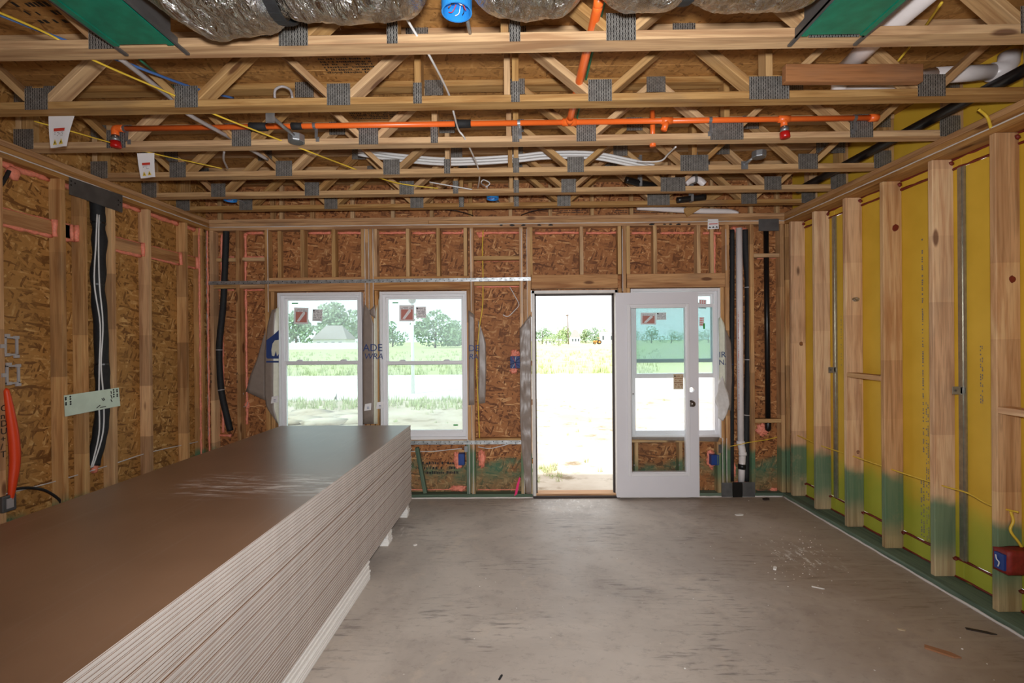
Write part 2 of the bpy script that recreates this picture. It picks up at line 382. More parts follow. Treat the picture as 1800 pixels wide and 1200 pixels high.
def tubeobj(name, pts, r, mat, parent=None, n=8, smoothpath=6):
    return MB().tube(curve(pts, smoothpath) if smoothpath else pts, r, n).build(name, mat, parent, smooth=True)
def text(name, body, loc, size, mat, parent=None, rot=(PI/2, 0, 0), shear=0., align='LEFT'):
    c = D.curves.new(name, 'FONT'); c.body = body; c.size = size; c.extrude = .0006; c.shear = shear; c.align_x = align; c.resolution_u = 3
    c.materials.append(M[mat]); tmp = D.objects.new(name, c); COL.objects.link(tmp); bpy.context.view_layer.update(); me = D.meshes.new_from_object(tmp.evaluated_get(bpy.context.evaluated_depsgraph_get())); D.objects.remove(tmp); D.curves.remove(c)
    me.name = name; o = D.objects.new(name, me); link(o, parent); o.location = loc; o.rotation_euler = rot; return o
def printing(name, o, u, v, nrm, w, rows, lh, mat, parent, dens=.7, cw=None):
    "rows of tiny flat marks standing for print too small to read"
    mb = MB(); o, u, v, nrm = Vector(o), Vector(u), Vector(v), Vector(nrm); cw = cw or lh*.5
    for r in range(rows):
        x = 0.
        while x < w:
            k = cw*random.uniform(.5, 1.2)
            if random.random() < dens:
                a = o+u*x+v*(-r*lh)+nrm*.0006; h = lh*random.uniform(.4, .62)
                mb.add([a, a+u*k*.7, a+u*k*.7+v*h, a+v*h], [(0, 1, 2, 3)])
            x += k
    ob = mb.build(name, mat, parent); return ob
def lump(mb, a, b, r, seed=0, jit=.4, step=.03):
    a, b = Vector(a), Vector(b); k = max(3, int((b-a).length/step)); pts = []; rs = []
    for i in range(k+1):
        p = a.lerp(b, i/k); q = p*17+Vector((seed, 0, 0))
        pts.append(p+noise.noise_vector(q)*r*.5); rs.append(r*(1+jit*1.6*noise.noise(p*40+Vector((0, seed, 3)))))
    mb.tube(pts, rs, 6)
def blob(mb, c, r, seed, sc=(1, 1, 1), n=2):
    bm = bmesh.new(); bmesh.ops.create_icosphere(bm, subdivisions=n, radius=1); c = Vector(c)
    for v in bm.verts:
        k = .85+.4*noise.noise(v.co*2.2+Vector((seed*3.1, 0, 0)))+.22*noise.noise(v.co*6+Vector((0, seed*1.7, 0))); v.co = c+Vector((v.co.x*sc[0], v.co.y*sc[1], v.co.z*sc[2]))*r*k
    bm.verts.index_update(); mb.add([v.co for v in bm.verts], [[v.index for v in f.verts] for f in bm.faces]); bm.free()
def panel(name, o, u, v, w, h, t, mat, parent, bev=.001):
    "flat panel with corner o, width along u, height along v; thickness t goes behind (against u x v)"
    o, u, v = Vector(o), Vector(u).normalized(), Vector(v).normalized(); n = u.cross(v)
    ob = D.objects.new(name, cbox(w, h, t, (mat,), bev)); link(ob, parent)
    ob.matrix_local = Matrix.Translation(o+u*w/2+v*h/2-n*t/2) @ Matrix((u, v, n)).transposed().to_4x4(); return ob
def XB(px, py=450., d=0.): return P(px, py, Y=YB+d).x
def ZB(py, px=900., d=0.): return P(px, py, Y=YB+d).z
S = .038
# ================================================================== THE SETTING
fl_ = MB().box(XL-.2, XR+.3, YN-.3, YB+DB+.05, -.25, 0).build('floor', 'concrete'); tag(fl_, 'bare grey-brown concrete slab with dust and scuffs', kind='structure')
# ---- ceiling deck: OSB sheets above the trusses
ceil = tag(empty('ceiling', (0, 0, ZD)), 'brown strand board deck lying on the floor trusses', kind='structure')
yy = YN
while yy < YB+.1:
    xx = XL-.2
    while xx < XR+.2:
        w = min(2.44, XR+.2-xx); h = min(1.22, YB+.13-yy)
        panel('deck_panel', (xx, yy+h-.003, 0), (1, 0, 0), (0, -1, 0), w-.003, h-.003, .018, 'deck', ceil); xx += 2.44
    yy += 1.22
def stamp(px, py, w, rows, parent, lh=.028):
    q = P(px, py, Z=ZD); printing('print_marking', (q.x, q.y, -.001), (1, 0, 0), (0, -1, 0), (0, 0, -1), w, rows, lh, 'ink', parent, .8)
stamp(560, 105, .3, 6, ceil); stamp(615, 200, .4, 4, ceil); stamp(30, 12, .34, 3, ceil, .06); stamp(655, 322, .3, 4, ceil)
# ---- back wall
wb = tag(empty('wall_back', (0, 0, 0)), 'framed back wall of pine studs over strand board', kind='structure')
XLo, XRo = XL-DL, XR+DR
for i in range(3):
    z = ZS+S*(i+.5)
    if i == 1:
        xm = XB(753, 392); board('top_plate', (XL, YB+DB/2+.001, z), (xm-.001, YB+DB/2, z), DB, S-.001, 'plate', wb); board('top_plate', (xm+.001, YB+DB/2, z), (XR, YB+DB/2, z), DB, S-.001, 'plate', wb)
    else: board('top_plate', (XL, YB+DB/2+(.004 if i == 0 else .0), z), (XR, YB+DB/2, z), DB, S-.001, 'plate', wb)
DX0, DX1 = XB(935, 700), XB(1089, 700)            # door rough opening
for a, b in ((XL, DX0-.002), (DX1+.002, XR)): board('bottom_plate', (a, YB+DB/2, S/2), (b, YB+DB/2, S/2), DB, S-.001, 'greenwood', wb)
HZ0, HZ1 = 2.135, 2.275
kings = [371, 417, 468, 644.6, 652.2, 829, 916, 929.6, 1097.5, 1278.3, 1322, 1375]
for p in kings:
    x = XB(p); m = 'stud'
    board('stud', (x, YB+DB/2, S), (x, YB+DB/2, ZS), DB-.002, S-.001, m, wb)
    if p == 829: board('stud', (XB(820), YB+DB/2, S), (XB(820), YB+DB/2, .575), DB-.002, S-.001, 'greenwood', wb)
for p in (475.6, 659.6, 822, 923, 1090.3, 1105, 1271):   # jack studs under the headers
    x = XB(p); board('jack_stud', (x, YB+DB/2+.012, S), (x, YB+DB/2+.012, HZ0), DB-.028, S-.002, 'stud', wb)
for p in (487, 531, 586, 637.6, 659.4, 716.5, 770.3, 818, 933, 1022.5, 1089.3, 1104.5, 1152, 1228.5, 1255):
    x = XB(p); dd = .03 if p in (487, 1255) else 0
    board('cripple_stud', (x, YB+DB/2+dd, HZ1), (x, YB+DB/2+dd, ZS), DB-.002-dd, S-.001, 'cripple', wb)
for a, b in ((472, 640.5), (656, 825.3), (933.5, 1085.5), (1101.8, 1274.3)):
    board('header', (XB(a), YB+DB/2-.002, (HZ0+HZ1)/2), (XB(b), YB+DB/2-.002, (HZ0+HZ1)/2), HZ1-HZ0, DB, 'header', wb, hint=(0, 0, 1))
def blk(a, b, z, d0=0., t=S, w=None, mat='cripple', nm='blocking'):
    w = w or DB-d0; return board(nm, (XB(a), YB+d0+w/2, z), (XB(b), YB+d0+w/2, z), w, t, mat, wb)
blk(374.6, 413.6, ZB(455, 395), .05); blk(420.6, 464.4, ZB(454, 440), .05)
blk(374.6, 413.6, 2.19); blk(420.6, 464.4, 2.19); blk(832.6, 912.6, ZB(453, 870)); blk(832.6, 912.6, ZB(498, 870)); blk(832.6, 912.6, .585, .02)
blk(1325.6, 1371.6, ZB(448, 1350), .01); blk(1325.6, 1371.6, ZB(739.5, 1350)); 
for a, b in ((479, 641), (663, 818), (1108, 1267)): blk(a, b, .575, 0, mat='cripple', nm='rough_sill')
for p in (500, 560, 620): board('cripple_stud', (XB(p), YB+DB/2, S), (XB(p), YB+DB/2, .556), DB-.01, S-.001, 'greenwood', wb)
for p in (1116, 1194, 1262): board('cripple_stud', (XB(p), YB+DB/2, S), (XB(p), YB+DB/2, .556), DB-.01, S-.001, 'cripple', wb)
board('brace', P(733, 786, Y=YB+.02), P(748, 866, Y=YB+.02), .05, S, 'greenwood', wb, hint=(0, 1, 0))
board('filler_strip', (XB(1385, 600), YB+.03, S), (XB(1385, 600), YB+.03, ZS), .06, S, 'stud', wb)
# openings: windows and door
WIN = {1: (490, 637.5, 514, 771), 2: (669, 822.5, 512, 772.5), 3: (1109, 1266, 507, 769)}
WX = {k: (P(a, 640, Y=YB+.05).x, P(b, 640, Y=YB+.05).x, P((a+b)/2, d, Y=YB+.05).z, P((a+b)/2, c, Y=YB+.05).z) for k, (a, b, c, d) in WIN.items()}
DZ1 = P(1010, 508, Y=YB).z
cols = sorted([XLo, XRo]+[WX[k][i] for k in WX for i in (0, 1)]+[DX0, DX1])
ops = [(WX[k][0], WX[k][1], WX[k][2], WX[k][3]) for k in WX]+[(DX0, DX1, -.1, DZ1)]
ys = YB+DB
def osbp(x0, x1, z0, z1):
    if x1-x0 > .01 and z1-z0 > .01: panel('sheathing_panel', (x0-(.05 if x0 == XLo else 0), ys, z0), (1, 0, 0), (0, 0, 1), x1-x0+(.05 if x0 == XLo or x1 == XRo else 0), z1-z0, .012, 'osb', wb)
for a, b in zip(cols, cols[1:]):
    m = (a+b)/2; op = [o for o in ops if o[0]-.001 < m < o[1]+.001]
    if op: osbp(a, b, -.02, op[0][2]); osbp(a, b, op[0][3], ZD)
    else: osbp(a, b, -.02, .6); osbp(a, b, .6, ZD)
# rim above the back plate
for px in [380, 474, 490, 545, 616, 688, 757, 826, 897, 968, 1042, 1112, 1183, 1255, 1325, 1372]:
    x = XB(px, 372); board('rim_block', (x, YB+.07, ZP), (x, YB+.07, ZD-S), .045, S, 'truss', wb)
board('rim_ribbon', (XL-.05, YB+.06, ZD-S/2), (XR+.1, YB+.06, ZD-S/2), .07, S-.002, 'truss', wb)
q = P(1245, 383, Y=YB+.05); board('rim_brace', P(1205, 374, Y=YB-.03)+Vector((0, .02, 0)), P(1250, 352, Y=YB-.03)+Vector((.1, .02, .1)), .03, .09, 'truss', wb, hint=(0, 1, 0))
for px, w_ in ((985, 40), (1080, 60), (1140, 70)): 
    q = P(px, 371, Y=ys-.002); printing('print_marking', q, (1, 0, 0), (0, 0, 1), (0, -1, 0), w_/172, 2, .02, 'ink', wb, .8)
q = P(735, 816, Y=ys-.001); printing('print_marking', q, (1, 0, 0), (0, 0, 1), (0, -1, 0), .42, 3, .05, 'ink', wb, .75)
for px, r in ((881, .035), (900, .05), (920, .045), (948, .04), (968, .045), (1146, .05), (1168, .03), (1179, .035), (1193, .045), (1211, .03)):
    q = P(px, 395.5 if px < 1000 else 394, Y=YB-.002); mb = MB(); blob(mb, q, r*.6, px, (1.2, .05, .45), 1); mb.build('ink_stamp', 'ink', wb)
# beads of white sealant
def bead(name, pts, r, parent, mat='bead'):
    mb = MB()
    for a, b in zip(pts, pts[1:]): lump(mb, a, b, r, random.random()*9, .25, .06)
    return tag(mb.build(name, mat, parent, smooth=True), kind='stuff')
zb = ZS+S-.004
bead('sealant_bead', [(XL, YB-.002, zb), (XR, YB-.002, zb)], .0045, wb)
for px, y0, y1 in ((364.5, 402, 770), (471, 402, 548), (641.6, 402, 545), (648.4, 402, 545), (655.8, 402, 540), (828, 402, 546), (917, 402, 575), (926.4, 402, 560), (1094.4, 402, 512), (1276, 402, 475), (825, 780, 868), (832, 780, 868), (829.5, 712, 772), (921.5, 785, 868), (1270.5, 770, 850), (1277.5, 770, 850)):
    x = XB(px, (y0+y1)/2); bead('sealant_bead', [(x, YB-.001, ZB(y0, px)), (x, YB-.001, ZB(y1, px))], .0035, wb)
bead('sealant_bead', [(XL+.02, YB-.012, .004), (DX0, YB-.012, .004)], .008, wb); bead('sealant_bead', [(DX1+.0, YB-.012, .004), (XR, YB-.012, .004)], .008, wb)
# pink foam in the back cavities
fm = MB(); yf = ys-.008
def fx(a, b, py, r=.011): lump(fm, (XB(a, py, DB), yf, ZB(py, a, DB)), (XB(b, py, DB), yf, ZB(py, a, DB)), r, a)
def fz(p, y0, y1, r=.011): x = XB(p, y0, DB); lump(fm, (x, yf, ZB(y0, p, DB)), (x, yf, ZB(y1, p, DB)), r, p)
for a, b in ((434, 463), (543, 582), (595, 636), (668, 714), (726, 766), (778, 818), (838, 912), (940, 1018), (1030, 1085), (1110, 1146), (1160, 1224), (1235, 1266)): fx(a, b, 410, .013)
for a, b in ((384, 412), (428, 464)):
    for py in (452, 459, 510): fx(a, b, py, .008)
for p, a, b in ((390, 412, 760), (432, 412, 745), (1371, 412, 735), (1369, 750, 862), (1255, 412, 482), (495, 410, 484), (834, 500, 504)): fz(p, a, b, .012)
fx(838, 912, 504, .011); fx(838, 912, 459, .007); fx(1330, 1371, 454, .008); fx(885, 915, 770, .012); fx(722, 815, 860, .006); fx(840, 912, 860, .006); fx(1330, 1369, 862, .012); fx(385, 408, 765, .014); fx(1286, 1318, 405, .03); fx(1290, 1322, 848, .02)
for px, py, r, sc in ((805, 808, .09, (.7, .3, 1.2)), (847, 806, .1, (.5, .35, 1.15)), (806, 858, .08, (1.3, .3, .5)), (903, 650, .075, (.7, .3, .6)), (905, 622, .075, (.8, .3, .8)), (1250, 807, .1, (.6, .3, 1.25)), (1340, 755, .08, (1, .35, 1)), (435, 711, .05, (.6, .5, 1.1)), (1360, 862, .05, (1, .5, .8)), (1290, 825, .05, (.5, .5, 2)), (815, 407, .03, (1, .5, 1)), (846, 412, .05, (1, .4, .8)), (432, 412, .02, (1, 1, 1))):
    blob(fm, P(px, py, Y=yf-.01), r*.85, px, sc, 4)
tag(fm.build('foam_sealant', 'foam', wb, smooth=True), 'pink expanding foam', kind='stuff')
# ---- left wall
wl = tag(empty('wall_left', (0, 0, 0)), 'framed left wall of jointed studs over strand board', kind='structure')
for i in range(3):
    board('top_plate', (XL-DL/2, YN, ZS+S*(i+.5)), (XL-DL/2, YB+DB, ZS+S*(i+.5)), DL-.001*i, S-.001, 'plate', wl, hint=(1, 0, 0))
board('bottom_plate', (XL-DL/2, YN, S/2), (XL-DL/2, YB+DB, S/2), DL, S-.001, 'greenwood', wl, hint=(1, 0, 0))
def YL(px, py=500.): return P(px, py, X=XL).y
ysl = [YL(p)-S/2 for p in (117.5, 155, 204.5, 267, 331, 359)]
yl_all = ysl+[ysl[0]-.406*k for k in range(1, 16)]
LS = {}
for y in yl_all:
    LS[round(y, 2)] = board('stud', (XL-DL/2, y, S), (XL-DL/2, y, ZS), DL-.002, S-.001, 'stud', wl, hint=(1, 0, 0))
y = YN
while y < YB+.1:
    h = min(1.22, YB+DB-y); panel('sheathing_panel', (XL-DL, y, -.02), (0, 1, 0), (0, 0, 1), h-.003, ZD+.02, .012, 'osbl', wl)
    y += 1.22
fml = MB(); sL = [yl_all[6]]+ysl
for a, b in zip(sL, sL[1:]):
    if b-a < .12 or a == ysl[1]: continue
    a2, b2 = a+S/2, b-S/2
    board('blocking', (XL-DL+.025, a2+.002, 2.418), (XL-DL+.025, b2-.002, 2.418), .095, S, 'header', wl, hint=(0, 0, 1))
    xf = XL-DL+.05
    for z in (2.366, ): lump(fml, (xf-.025, a2, z), (xf-.025, b2, z), .016, a)
    lump(fml, (xf, b2-.006, 2.36), (xf, b2-.006, 2.475), .016, b); lump(fml, (xf-.03, a2, 2.472), (xf-.03, b2, 2.472), .008, b+3)
    lump(fml, (XL-DL+.012, a2, ZS-.012), (XL-DL+.012, b2, ZS-.012), .02, b+1)
board('blocking', (XL-DL+.025, ysl[0]+S/2, 2.418), (XL-DL+.025, ysl[0]+.1, 2.418), .095, S, 'header', wl, hint=(0, 0, 1))
lump(fml, (XL-DL+.05, ysl[0]+.1, 2.36), (XL-DL+.05, ysl[0]+.1, 2.475), .011, 5)
lump(fml, (XL-DL+.02, ysl[4]+.04, .3), (XL-DL+.02, ysl[4]+.04, ZS), .014, 4); lump(fml, (XL-.01, YB-.012, .4), (XL-.01, YB-.012, ZS), .009, 8); lump(fml, (XL-.02, ysl[5]-.024, .3), (XL-.02, ysl[5]-.024, ZS), .009, 9)
blob(fml, P(167, 820, X=XL-DL+.02), .04, 2, (.5, .8, 1.5)); blob(fml, P(24, 305, X=XL-.05), .05, 3, (.6, 1, 1)); blob(fml, P(353, 793, X=XL-.05), .03, 5)
tag(fml.build('foam_sealant', 'foam', wl, smooth=True), 'pink expanding foam', kind='stuff')
bead('sealant_bead', [(XL+.002, YN, zb), (XL+.002, YB, zb)], .0045, wl)
# ---- right wall
wr = tag(empty('wall_right', (0, 0, 0)), 'framed right wall of deep studs over yellow sheathing panels', kind='structure')
for i in range(3):
    board('top_plate', (XR+DR/2, YN, ZS+S*(i+.5)), (XR+DR/2, YB+DB, ZS+S*(i+.5)), DR-.001*i, S-.001, 'plate', wr, hint=(1, 0, 0))
board('bottom_plate', (XR+DR/2-.02, YN, S/2), (XR+DR/2-.02, YB-.002, S/2), DR+.04, S-.001, 'greenwood', wr, hint=(1, 0, 0))
def YR(px, py=600.): return P(px, py, X=XR).y
ysr = [YR(p, 600)-S/2 for p in (1388, 1428.5, 1482, 1547, 1632, 1740)]
yr_all = ysr+[ysr[-1]-.406*k for k in range(1, 15)]
for y in yr_all: board('stud', (XR+DR/2, y, S), (XR+DR/2, y, ZS), DR-.002, S-.001, 'studr', wr, hint=(1, 0, 0), bev=.004)
xs = XR+DR; seams = [4.29-1.22*k for k in range(7)]
edges = [YB+DB]+seams+[YN]
for a, b in zip(edges, edges[1:]):
    if a-b < .05: continue
    panel('sheathing_panel', (xs, a-.002, .17), (0, -1, 0), (0, 0, 1), a-b-.004, ZS-.07-.17, .025, 'yel', wr)
    panel('sheathing_panel', (xs-.006, a-.002, .0), (0, -1, 0), (0, 0, 1), a-b-.004, .16, .025, 'yel', wr)
    panel('sheathing_panel', (xs-.006, a-.002, ZS-.06), (0, -1, 0), (0, 0, 1), a-b-.004, ZD-ZS+.06, .025, 'yel', wr)
for y in seams:
    MB().box(xs-.012, xs-.002, y-.025, y+.025, .17, ZS-.07).box(xs-.016, xs-.01, y-.008, y+.008, .17, ZS-.07).build('steel_channel', 'channel', wr)
srs = MB()
for k, z in enumerate((.165, ZS-.065, ZS-.004, S+.006)):
    lump(srs, (xs-.006, YN, z), (xs-.006, YB, z), .008, k, .5, .05)
for y in yr_all[:9]:
    blob(srs, (xs-.02, y-.03, .16), .02, y, (.6, 1, .7), 1); blob(srs, (XR+DR-.02, y-.026, ZS-.03), .02, y*3, (1, .6, 1), 1)
lump(srs, (XR+.11, ysr[1]+S/2+.005, .5), (XR+.11, ysr[1]+S/2+.005, 1.55), .005, 2, .9)
tag(srs.build('fire_sealant', 'seal', wr, smooth=True), 'dark red fire sealant', kind='stuff')
for a, b, z in ((ysr[3]+S/2, ysr[2]-S/2, 1.30), (ysr[5]-.406+S/2, ysr[5]-S/2, 1.19)):
    board('blocking', (XR+.045, a+.001, z), (XR+.045, b-.001, z), .089, S, 'studr', wr, hint=(1, 0, 0))
board('blocking', (XR+.045, ysr[3]+.0, 1.30), (XR+.045, ysr[2]+.06, 1.30), .02, S*.9, 'studr', wr, hint=(1, 0, 0))
board('sister_stud', (XR+.1, ysr[2]-.02-S/2-.001, .6), (XR+.1, ysr[2]-.02-S/2-.001, 1.3), .02, .01, 'studr', wr, hint=(1, 0, 0))
bead('sealant_bead', [(XR-.002, YN, zb), (XR-.002, YB, zb)], .0045, wr); bead('sealant_bead', [(XR-.045, YN, .004), (XR-.045, YB, .004)], .008, wr)
for i, (ya, z, rr) in enumerate(((ysr[3], 2.42, .028), (ysr[5], 1.93, .022), (ysr[0], 1.55, .022), (ysr[2], .66, .016))):
    mb = MB(); blob(mb, (XR+.09, ya-S/2-.001, z), rr, i, (1, .06, 1.1)); mb.build('knot', 'seal' if i < 2 else 'brownwood', wr)
for (py_, z, rows, h, lh) in ((3.38, 2.3, 1, 1.5, .02), (3.34, 1.15, 2, 1.05, .014), (4.22, 1.8, 1, .5, .012), (2.95, 1.55, 2, .35, .012), (3.38, .6, 2, .4, .02)):
    printing('print_marking', (xs-.001, py_, z), (0, 0, -1), (0, -1, 0), (-1, 0, 0), h, rows, lh*1.0, 'inkgrey', wr, .55, .016)
# ---- unseen rear wall, added to cut daylight; a wide opening and a window opening
wf = tag(empty('wall_front_added', (0, YN, 0)), 'plain unseen strand board wall added behind the photographer to limit daylight', kind='structure')
for x0_, x1_, z0_, z1_ in ((XLo-.05, -2.4, -.02, ZD), (-2.4, -1.2, -.02, .9), (-2.4, -1.2, 2.2, ZD), (-1.2, .6, -.02, ZD), (.6, 2.2, 2.2, ZD), (2.2, XRo+.05, -.02, ZD)):
    panel('sheathing_panel', (x1_, 0, z0_), (-1, 0, 0), (0, 0, 1), x1_-x0_, z1_-z0_, .012, 'osb', wf)
# ---- windows
def bars(mb, x0, x1, z0, z1, w, y0, y1, wb_=None, wt=None):
    wb_ = wb_ or w; wt = wt or w
    mb.box(x0, x0+w, y0, y1, z0, z1); mb.box(x1-w, x1, y0, y1, z0, z1); mb.box(x0+w, x1-w, y0, y1, z0, z0+wb_); mb.box(x0+w, x1-w, y0, y1, z1-wt, z1); return mb
def bevel(o, w=.003):
    m = o.modifiers.new('edge', 'BEVEL'); m.width = w; m.segments = 2; m.limit_method = 'ANGLE'; return o
def window(n, label, raised=0.):
    x0, x1, z0, z1 = WX[n]; t = tag(empty('window_%d' % n, ((x0+x1)/2, YB+.05, z0)), label, kind='structure'); o = Vector(t.location)
    L = lambda mb, nm, mt, par=t, sm=False: mb.build(nm, mt, par, sm)
    rx0, rx1, H = x0-o.x, x1-o.x, z1-z0
    bevel(L(bars(bars(MB(), rx0, rx1, 0, H, .05, .02, .085, .07, .055), rx0, rx1, 0, H, .022, -.02, .02, .03, .03), 'frame', 'white'))
    zm = P((WIN[n][0]+WIN[n][1])/2, 638 if n < 3 else 634, Y=YB+.06).z-z0
    us = bevel(L(bars(MB(), rx0+.04, rx1-.04, zm-.02, H-.045, .03, .056, .08, .04, .03), 'upper_sash', 'white'))
    L(MB().box(rx0+.065, rx1-.065, .066, .07, zm+.0, H-.07), 'pane', 'pane', us)
    za, zc = .05+raised, zm+.022+raised
    ls = bevel(L(bars(MB(), rx0+.03, rx1-.03, za, zc, .034, .022, .05, .045, .035), 'lower_sash', 'white'))
    L(MB().box(rx0+.06, rx1-.06, .034, .038, za+.04, zc-.03), 'pane', 'pane', ls)
    for k in (-.23, .23): L(MB().prism([(k-.035, .012, zc), (k+.035, .012, zc), (k+.02, .03, zc+.014), (k-.02, .03, zc+.014)], (0, .02, 0)), 'sash_lock', 'white', ls)
    L(MB().box(rx0-.01, rx1+.01, -.035, .02, -.03, 0), 'sill_flashing', 'wrapclear')
    return t, us, ls, o
def label_on(parent, o, px0, px1, py0, py1, Y, kind, tilt=0.):
    a = P(px0, py1, Y=Y)-o; b = P(px1, py0, Y=Y)-o; w, h = b.x-a.x, b.z-a.z; y = a.y
    st = MB().box(0, w, 0, .001, 0, h).build('sticker', 'paper' if kind != 'tan' else 'tan', parent); st.location = (a.x, y, a.z); st.rotation_euler.y = tilt
    if kind == 'red':
        MB().box(w*.12, w*.9, -.0015, 0, h*.1, h*.74).build('print_block', 'salmon', st)
        MB().prism([(w*.2, -.003, h*.16), (w*.38, -.003, h*.14), (w*.78, -.003, h*.62), (w*.74, -.003, h*.74), (w*.62, -.003, h*.72)], (0, .0015, 0)).build('print_wedge', 'paper', st)
        printing('print_lines', (w*.1, -.001, h*.84), (1, 0, 0), (0, 0, 1), (0, -1, 0), w*.8, 2, h*.08, 'inkgrey', st)
    elif kind == 'dots':
        mb = MB()
        for i in range(4):
            for j in range(3): mb.box(w*(.14+.28*j), w*(.3+.28*j), -.002, 0, h*(.12+.22*i), h*(.24+.22*i))
        mb.build('print_dots', 'inkred', st)
    else:
        printing('print_lines', (w*.08, -.001, h*.82), (1, 0, 0), (0, 0, 1), (0, -1, 0), w*.84, 6, h*.14, 'inkgrey' if kind == 'grey' else 'brownwood', st, .75)
        MB().tube([(w*.14, -.002, h*.86), (w*.14, 0, h*.86)], w*.08, 10).build('print_dot', 'ink', st)
    return st
w1, u1, l1, o1 = window(1, 'left white vinyl window partly hidden by the board stack')
w2, u2, l2, o2 = window(2, 'middle white vinyl window, two sashes, closed')
w3, u3, l3, o3 = window(3, 'right white vinyl window with raised sash behind the door', P(1190, 664, Y=YB+.07).z-WX[3][2]-.05)
Yg = YB+.114
label_on(u1, o1, 516.5, 541.5, 540, 569, Yg, 'red', .03); label_on(u1, o1, 549, 566, 543, 564, Yg, 'grey', .04)
label_on(u2, o2, 702, 728, 536, 564.5, Yg, 'red', .01); label_on(u2, o2, 731.5, 749, 539, 559, Yg, 'grey', -.02)
label_on(u3, o3, 1126, 1153, 549, 570, YB+.08, 'red', .02); label_on(u3, o3, 1154, 1171, 549, 562, YB+.08, 'grey')
label_on(u3, o3, 1228, 1241, 526, 542, Yg, 'dots', .05); label_on(l3, o3, 1229, 1237, 557, 573, YB+.08, 'dots', .03)
for par, o, x0, x1, y0, y1, Y_ in ((u1, o1, 513, 524, 532, 534, Yg), (u2, o2, 690, 700, 531, 533, Yg), (l2, o2, 797, 805, 745.5, 748, YB+.08), (l3, o3, 1236, 1239, 568, 578, YB+.08)):
    a, b = P(x0, y1, Y=Y_)-o, P(x1, y0, Y=Y_)-o; MB().box(a.x, b.x, a.y-.001, a.y, a.z, b.z).build('green_tape', 'inkgreen', par)
# ---- door frame and the open door slab
fr = tag(empty('door_1', ((DX0+DX1)/2, YB, 0)), 'white exterior door with long glass lite, swung open against the wall', kind='structure'); of = Vector(fr.location)
jx0, jx1 = DX0+.006-of.x, DX1-.012-of.x; jt = DZ1-.012
bevel(MB().box(jx0, jx0+.03, -.012, .13, 0, jt).box(jx1-.03, jx1, -.012, .13, 0, jt).box(jx0, jx1, -.012, .13, jt-.03, jt).build('jamb', 'jamb', fr), .002)
MB().box(jx0+.03, jx0+.046, .04, .075, .03, jt-.03).box(jx1-.048, jx1-.03, .04, .075, .03, jt-.03).box(jx0+.03, jx1-.03, .04, .075, jt-.05, jt-.03).build('weatherstrip', 'dark', fr)
MB().box(jx0, jx1, -.03, .0, 0, .02).build('sill_nose', 'dark', fr); bevel(MB().box(jx0, jx1, 0., .13, 0, .035).build('threshold', 'header', fr))
for z in (.35, .95, 1.35, 1.85): MB().box(jx0-.012, jx0, -.01, .03, z, z+.05).build('shim', 'header', fr)
YD = YB-.075
a, b = P(1085, 872, Y=YD), P(1227, 513, Y=YD); dx0, dx1, dz0, dz1 = a.x-of.x, b.x-of.x, .022, b.z
g0, g1 = P(1107.5, 833, Y=YD), P(1207.5, 537, Y=YD); gx0, gx1, gz0, gz1 = g0.x-of.x, g1.x-of.x, g0.z, g1.z
yd0, yd1 = -.075, -.031
slab = MB(); kx, kz = P(1216, 685, Y=YD).x-of.x, P(1216, 685, Y=YD).z; hr = .027
slab.box(dx0, gx0, yd0, yd1, dz0, dz1); slab.box(gx0, gx1, yd0, yd1, dz0, gz0); slab.box(gx0, gx1, yd0, yd1, gz1, dz1)
slab.box(gx1, dx1, yd0, yd1, dz0, kz-.06); slab.box(gx1, dx1, yd0, yd1, kz+.06, dz1)
ring = [(kx+hr*math.cos(2*PI*i/16), kz+hr*math.sin(2*PI*i/16)) for i in range(16)]
sq = []
for i in range(16):
    c_, s_ = math.cos(2*PI*i/16), math.sin(2*PI*i/16); k = 1/max(abs(c_), abs(s_)); sx = (dx1-kx) if c_ > 0 else (kx-gx1); sq.append((kx+c_*k*sx, kz+s_*k*.06))
for i in range(16):
    j = (i+1) % 16
    slab.prism([(ring[i][0], yd0, ring[i][1]), (sq[i][0], yd0, sq[i][1]), (sq[j][0], yd0, sq[j][1]), (ring[j][0], yd0, ring[j][1])], (0, yd1-yd0, 0))
ds = slab.build('slab', 'doorwhite', fr)
tr = bars(MB(), gx0-.02, gx1+.02, gz0-.02, gz1+.02, .03, yd0-.012, yd0); bars(tr, gx0, gx1, gz0, gz1, .02, yd0-.004, yd1+.006)
bevel(tr.build('lite_frame', 'white', fr), .005)
MB().box(gx0+.01, gx1-.01, -.056, -.05, gz0+.01, gz1-.01).build('glass', 'doorglass', fr)
label_on(fr, of, 1184, 1201, 657, 684, YB-.058, 'tan')
kn = P(1218, 710, Y=YD-.05)-of; mb = MB()
mb.tube([(kn.x, yd0, kn.z), (kn.x, yd0-.008, kn.z)], .033, 20); mb.tube([(kn.x, yd0-.008, kn.z), (kn.x, yd0-.03, kn.z)], .013, 12)
mb.tube([(kn.x, yd0-.028+k, kn.z) for k in (0, -.008, -.02, -.03, -.035)], [.014, .025, .029, .022, .004], 20); mb.build('knob', 'bronze', fr, True)
for py in (553, 690.5, 829):
    hz = P(1081, py, Y=YB-.03).z; hx = (dx0+jx1)/2-.004
    hg = MB().box(hx-.012, hx+.012, -.034, -.028, hz-.05, hz+.05).build('hinge', 'bronze', fr); MB().tube([(hx, -.04, hz-.052), (hx, -.04, hz+.052)], .008, 8).build('pin', 'bronze', hg)
for (px, py) in ((1113, 692), (1115, 817), (1194, 817)):
    q = P(px, py, Y=YB-.06)-of; MB().tube([(q.x, -.058, q.z), (q.x, -.062, q.z)], .008, 8).build('setting_block', 'inkgrey', fr)
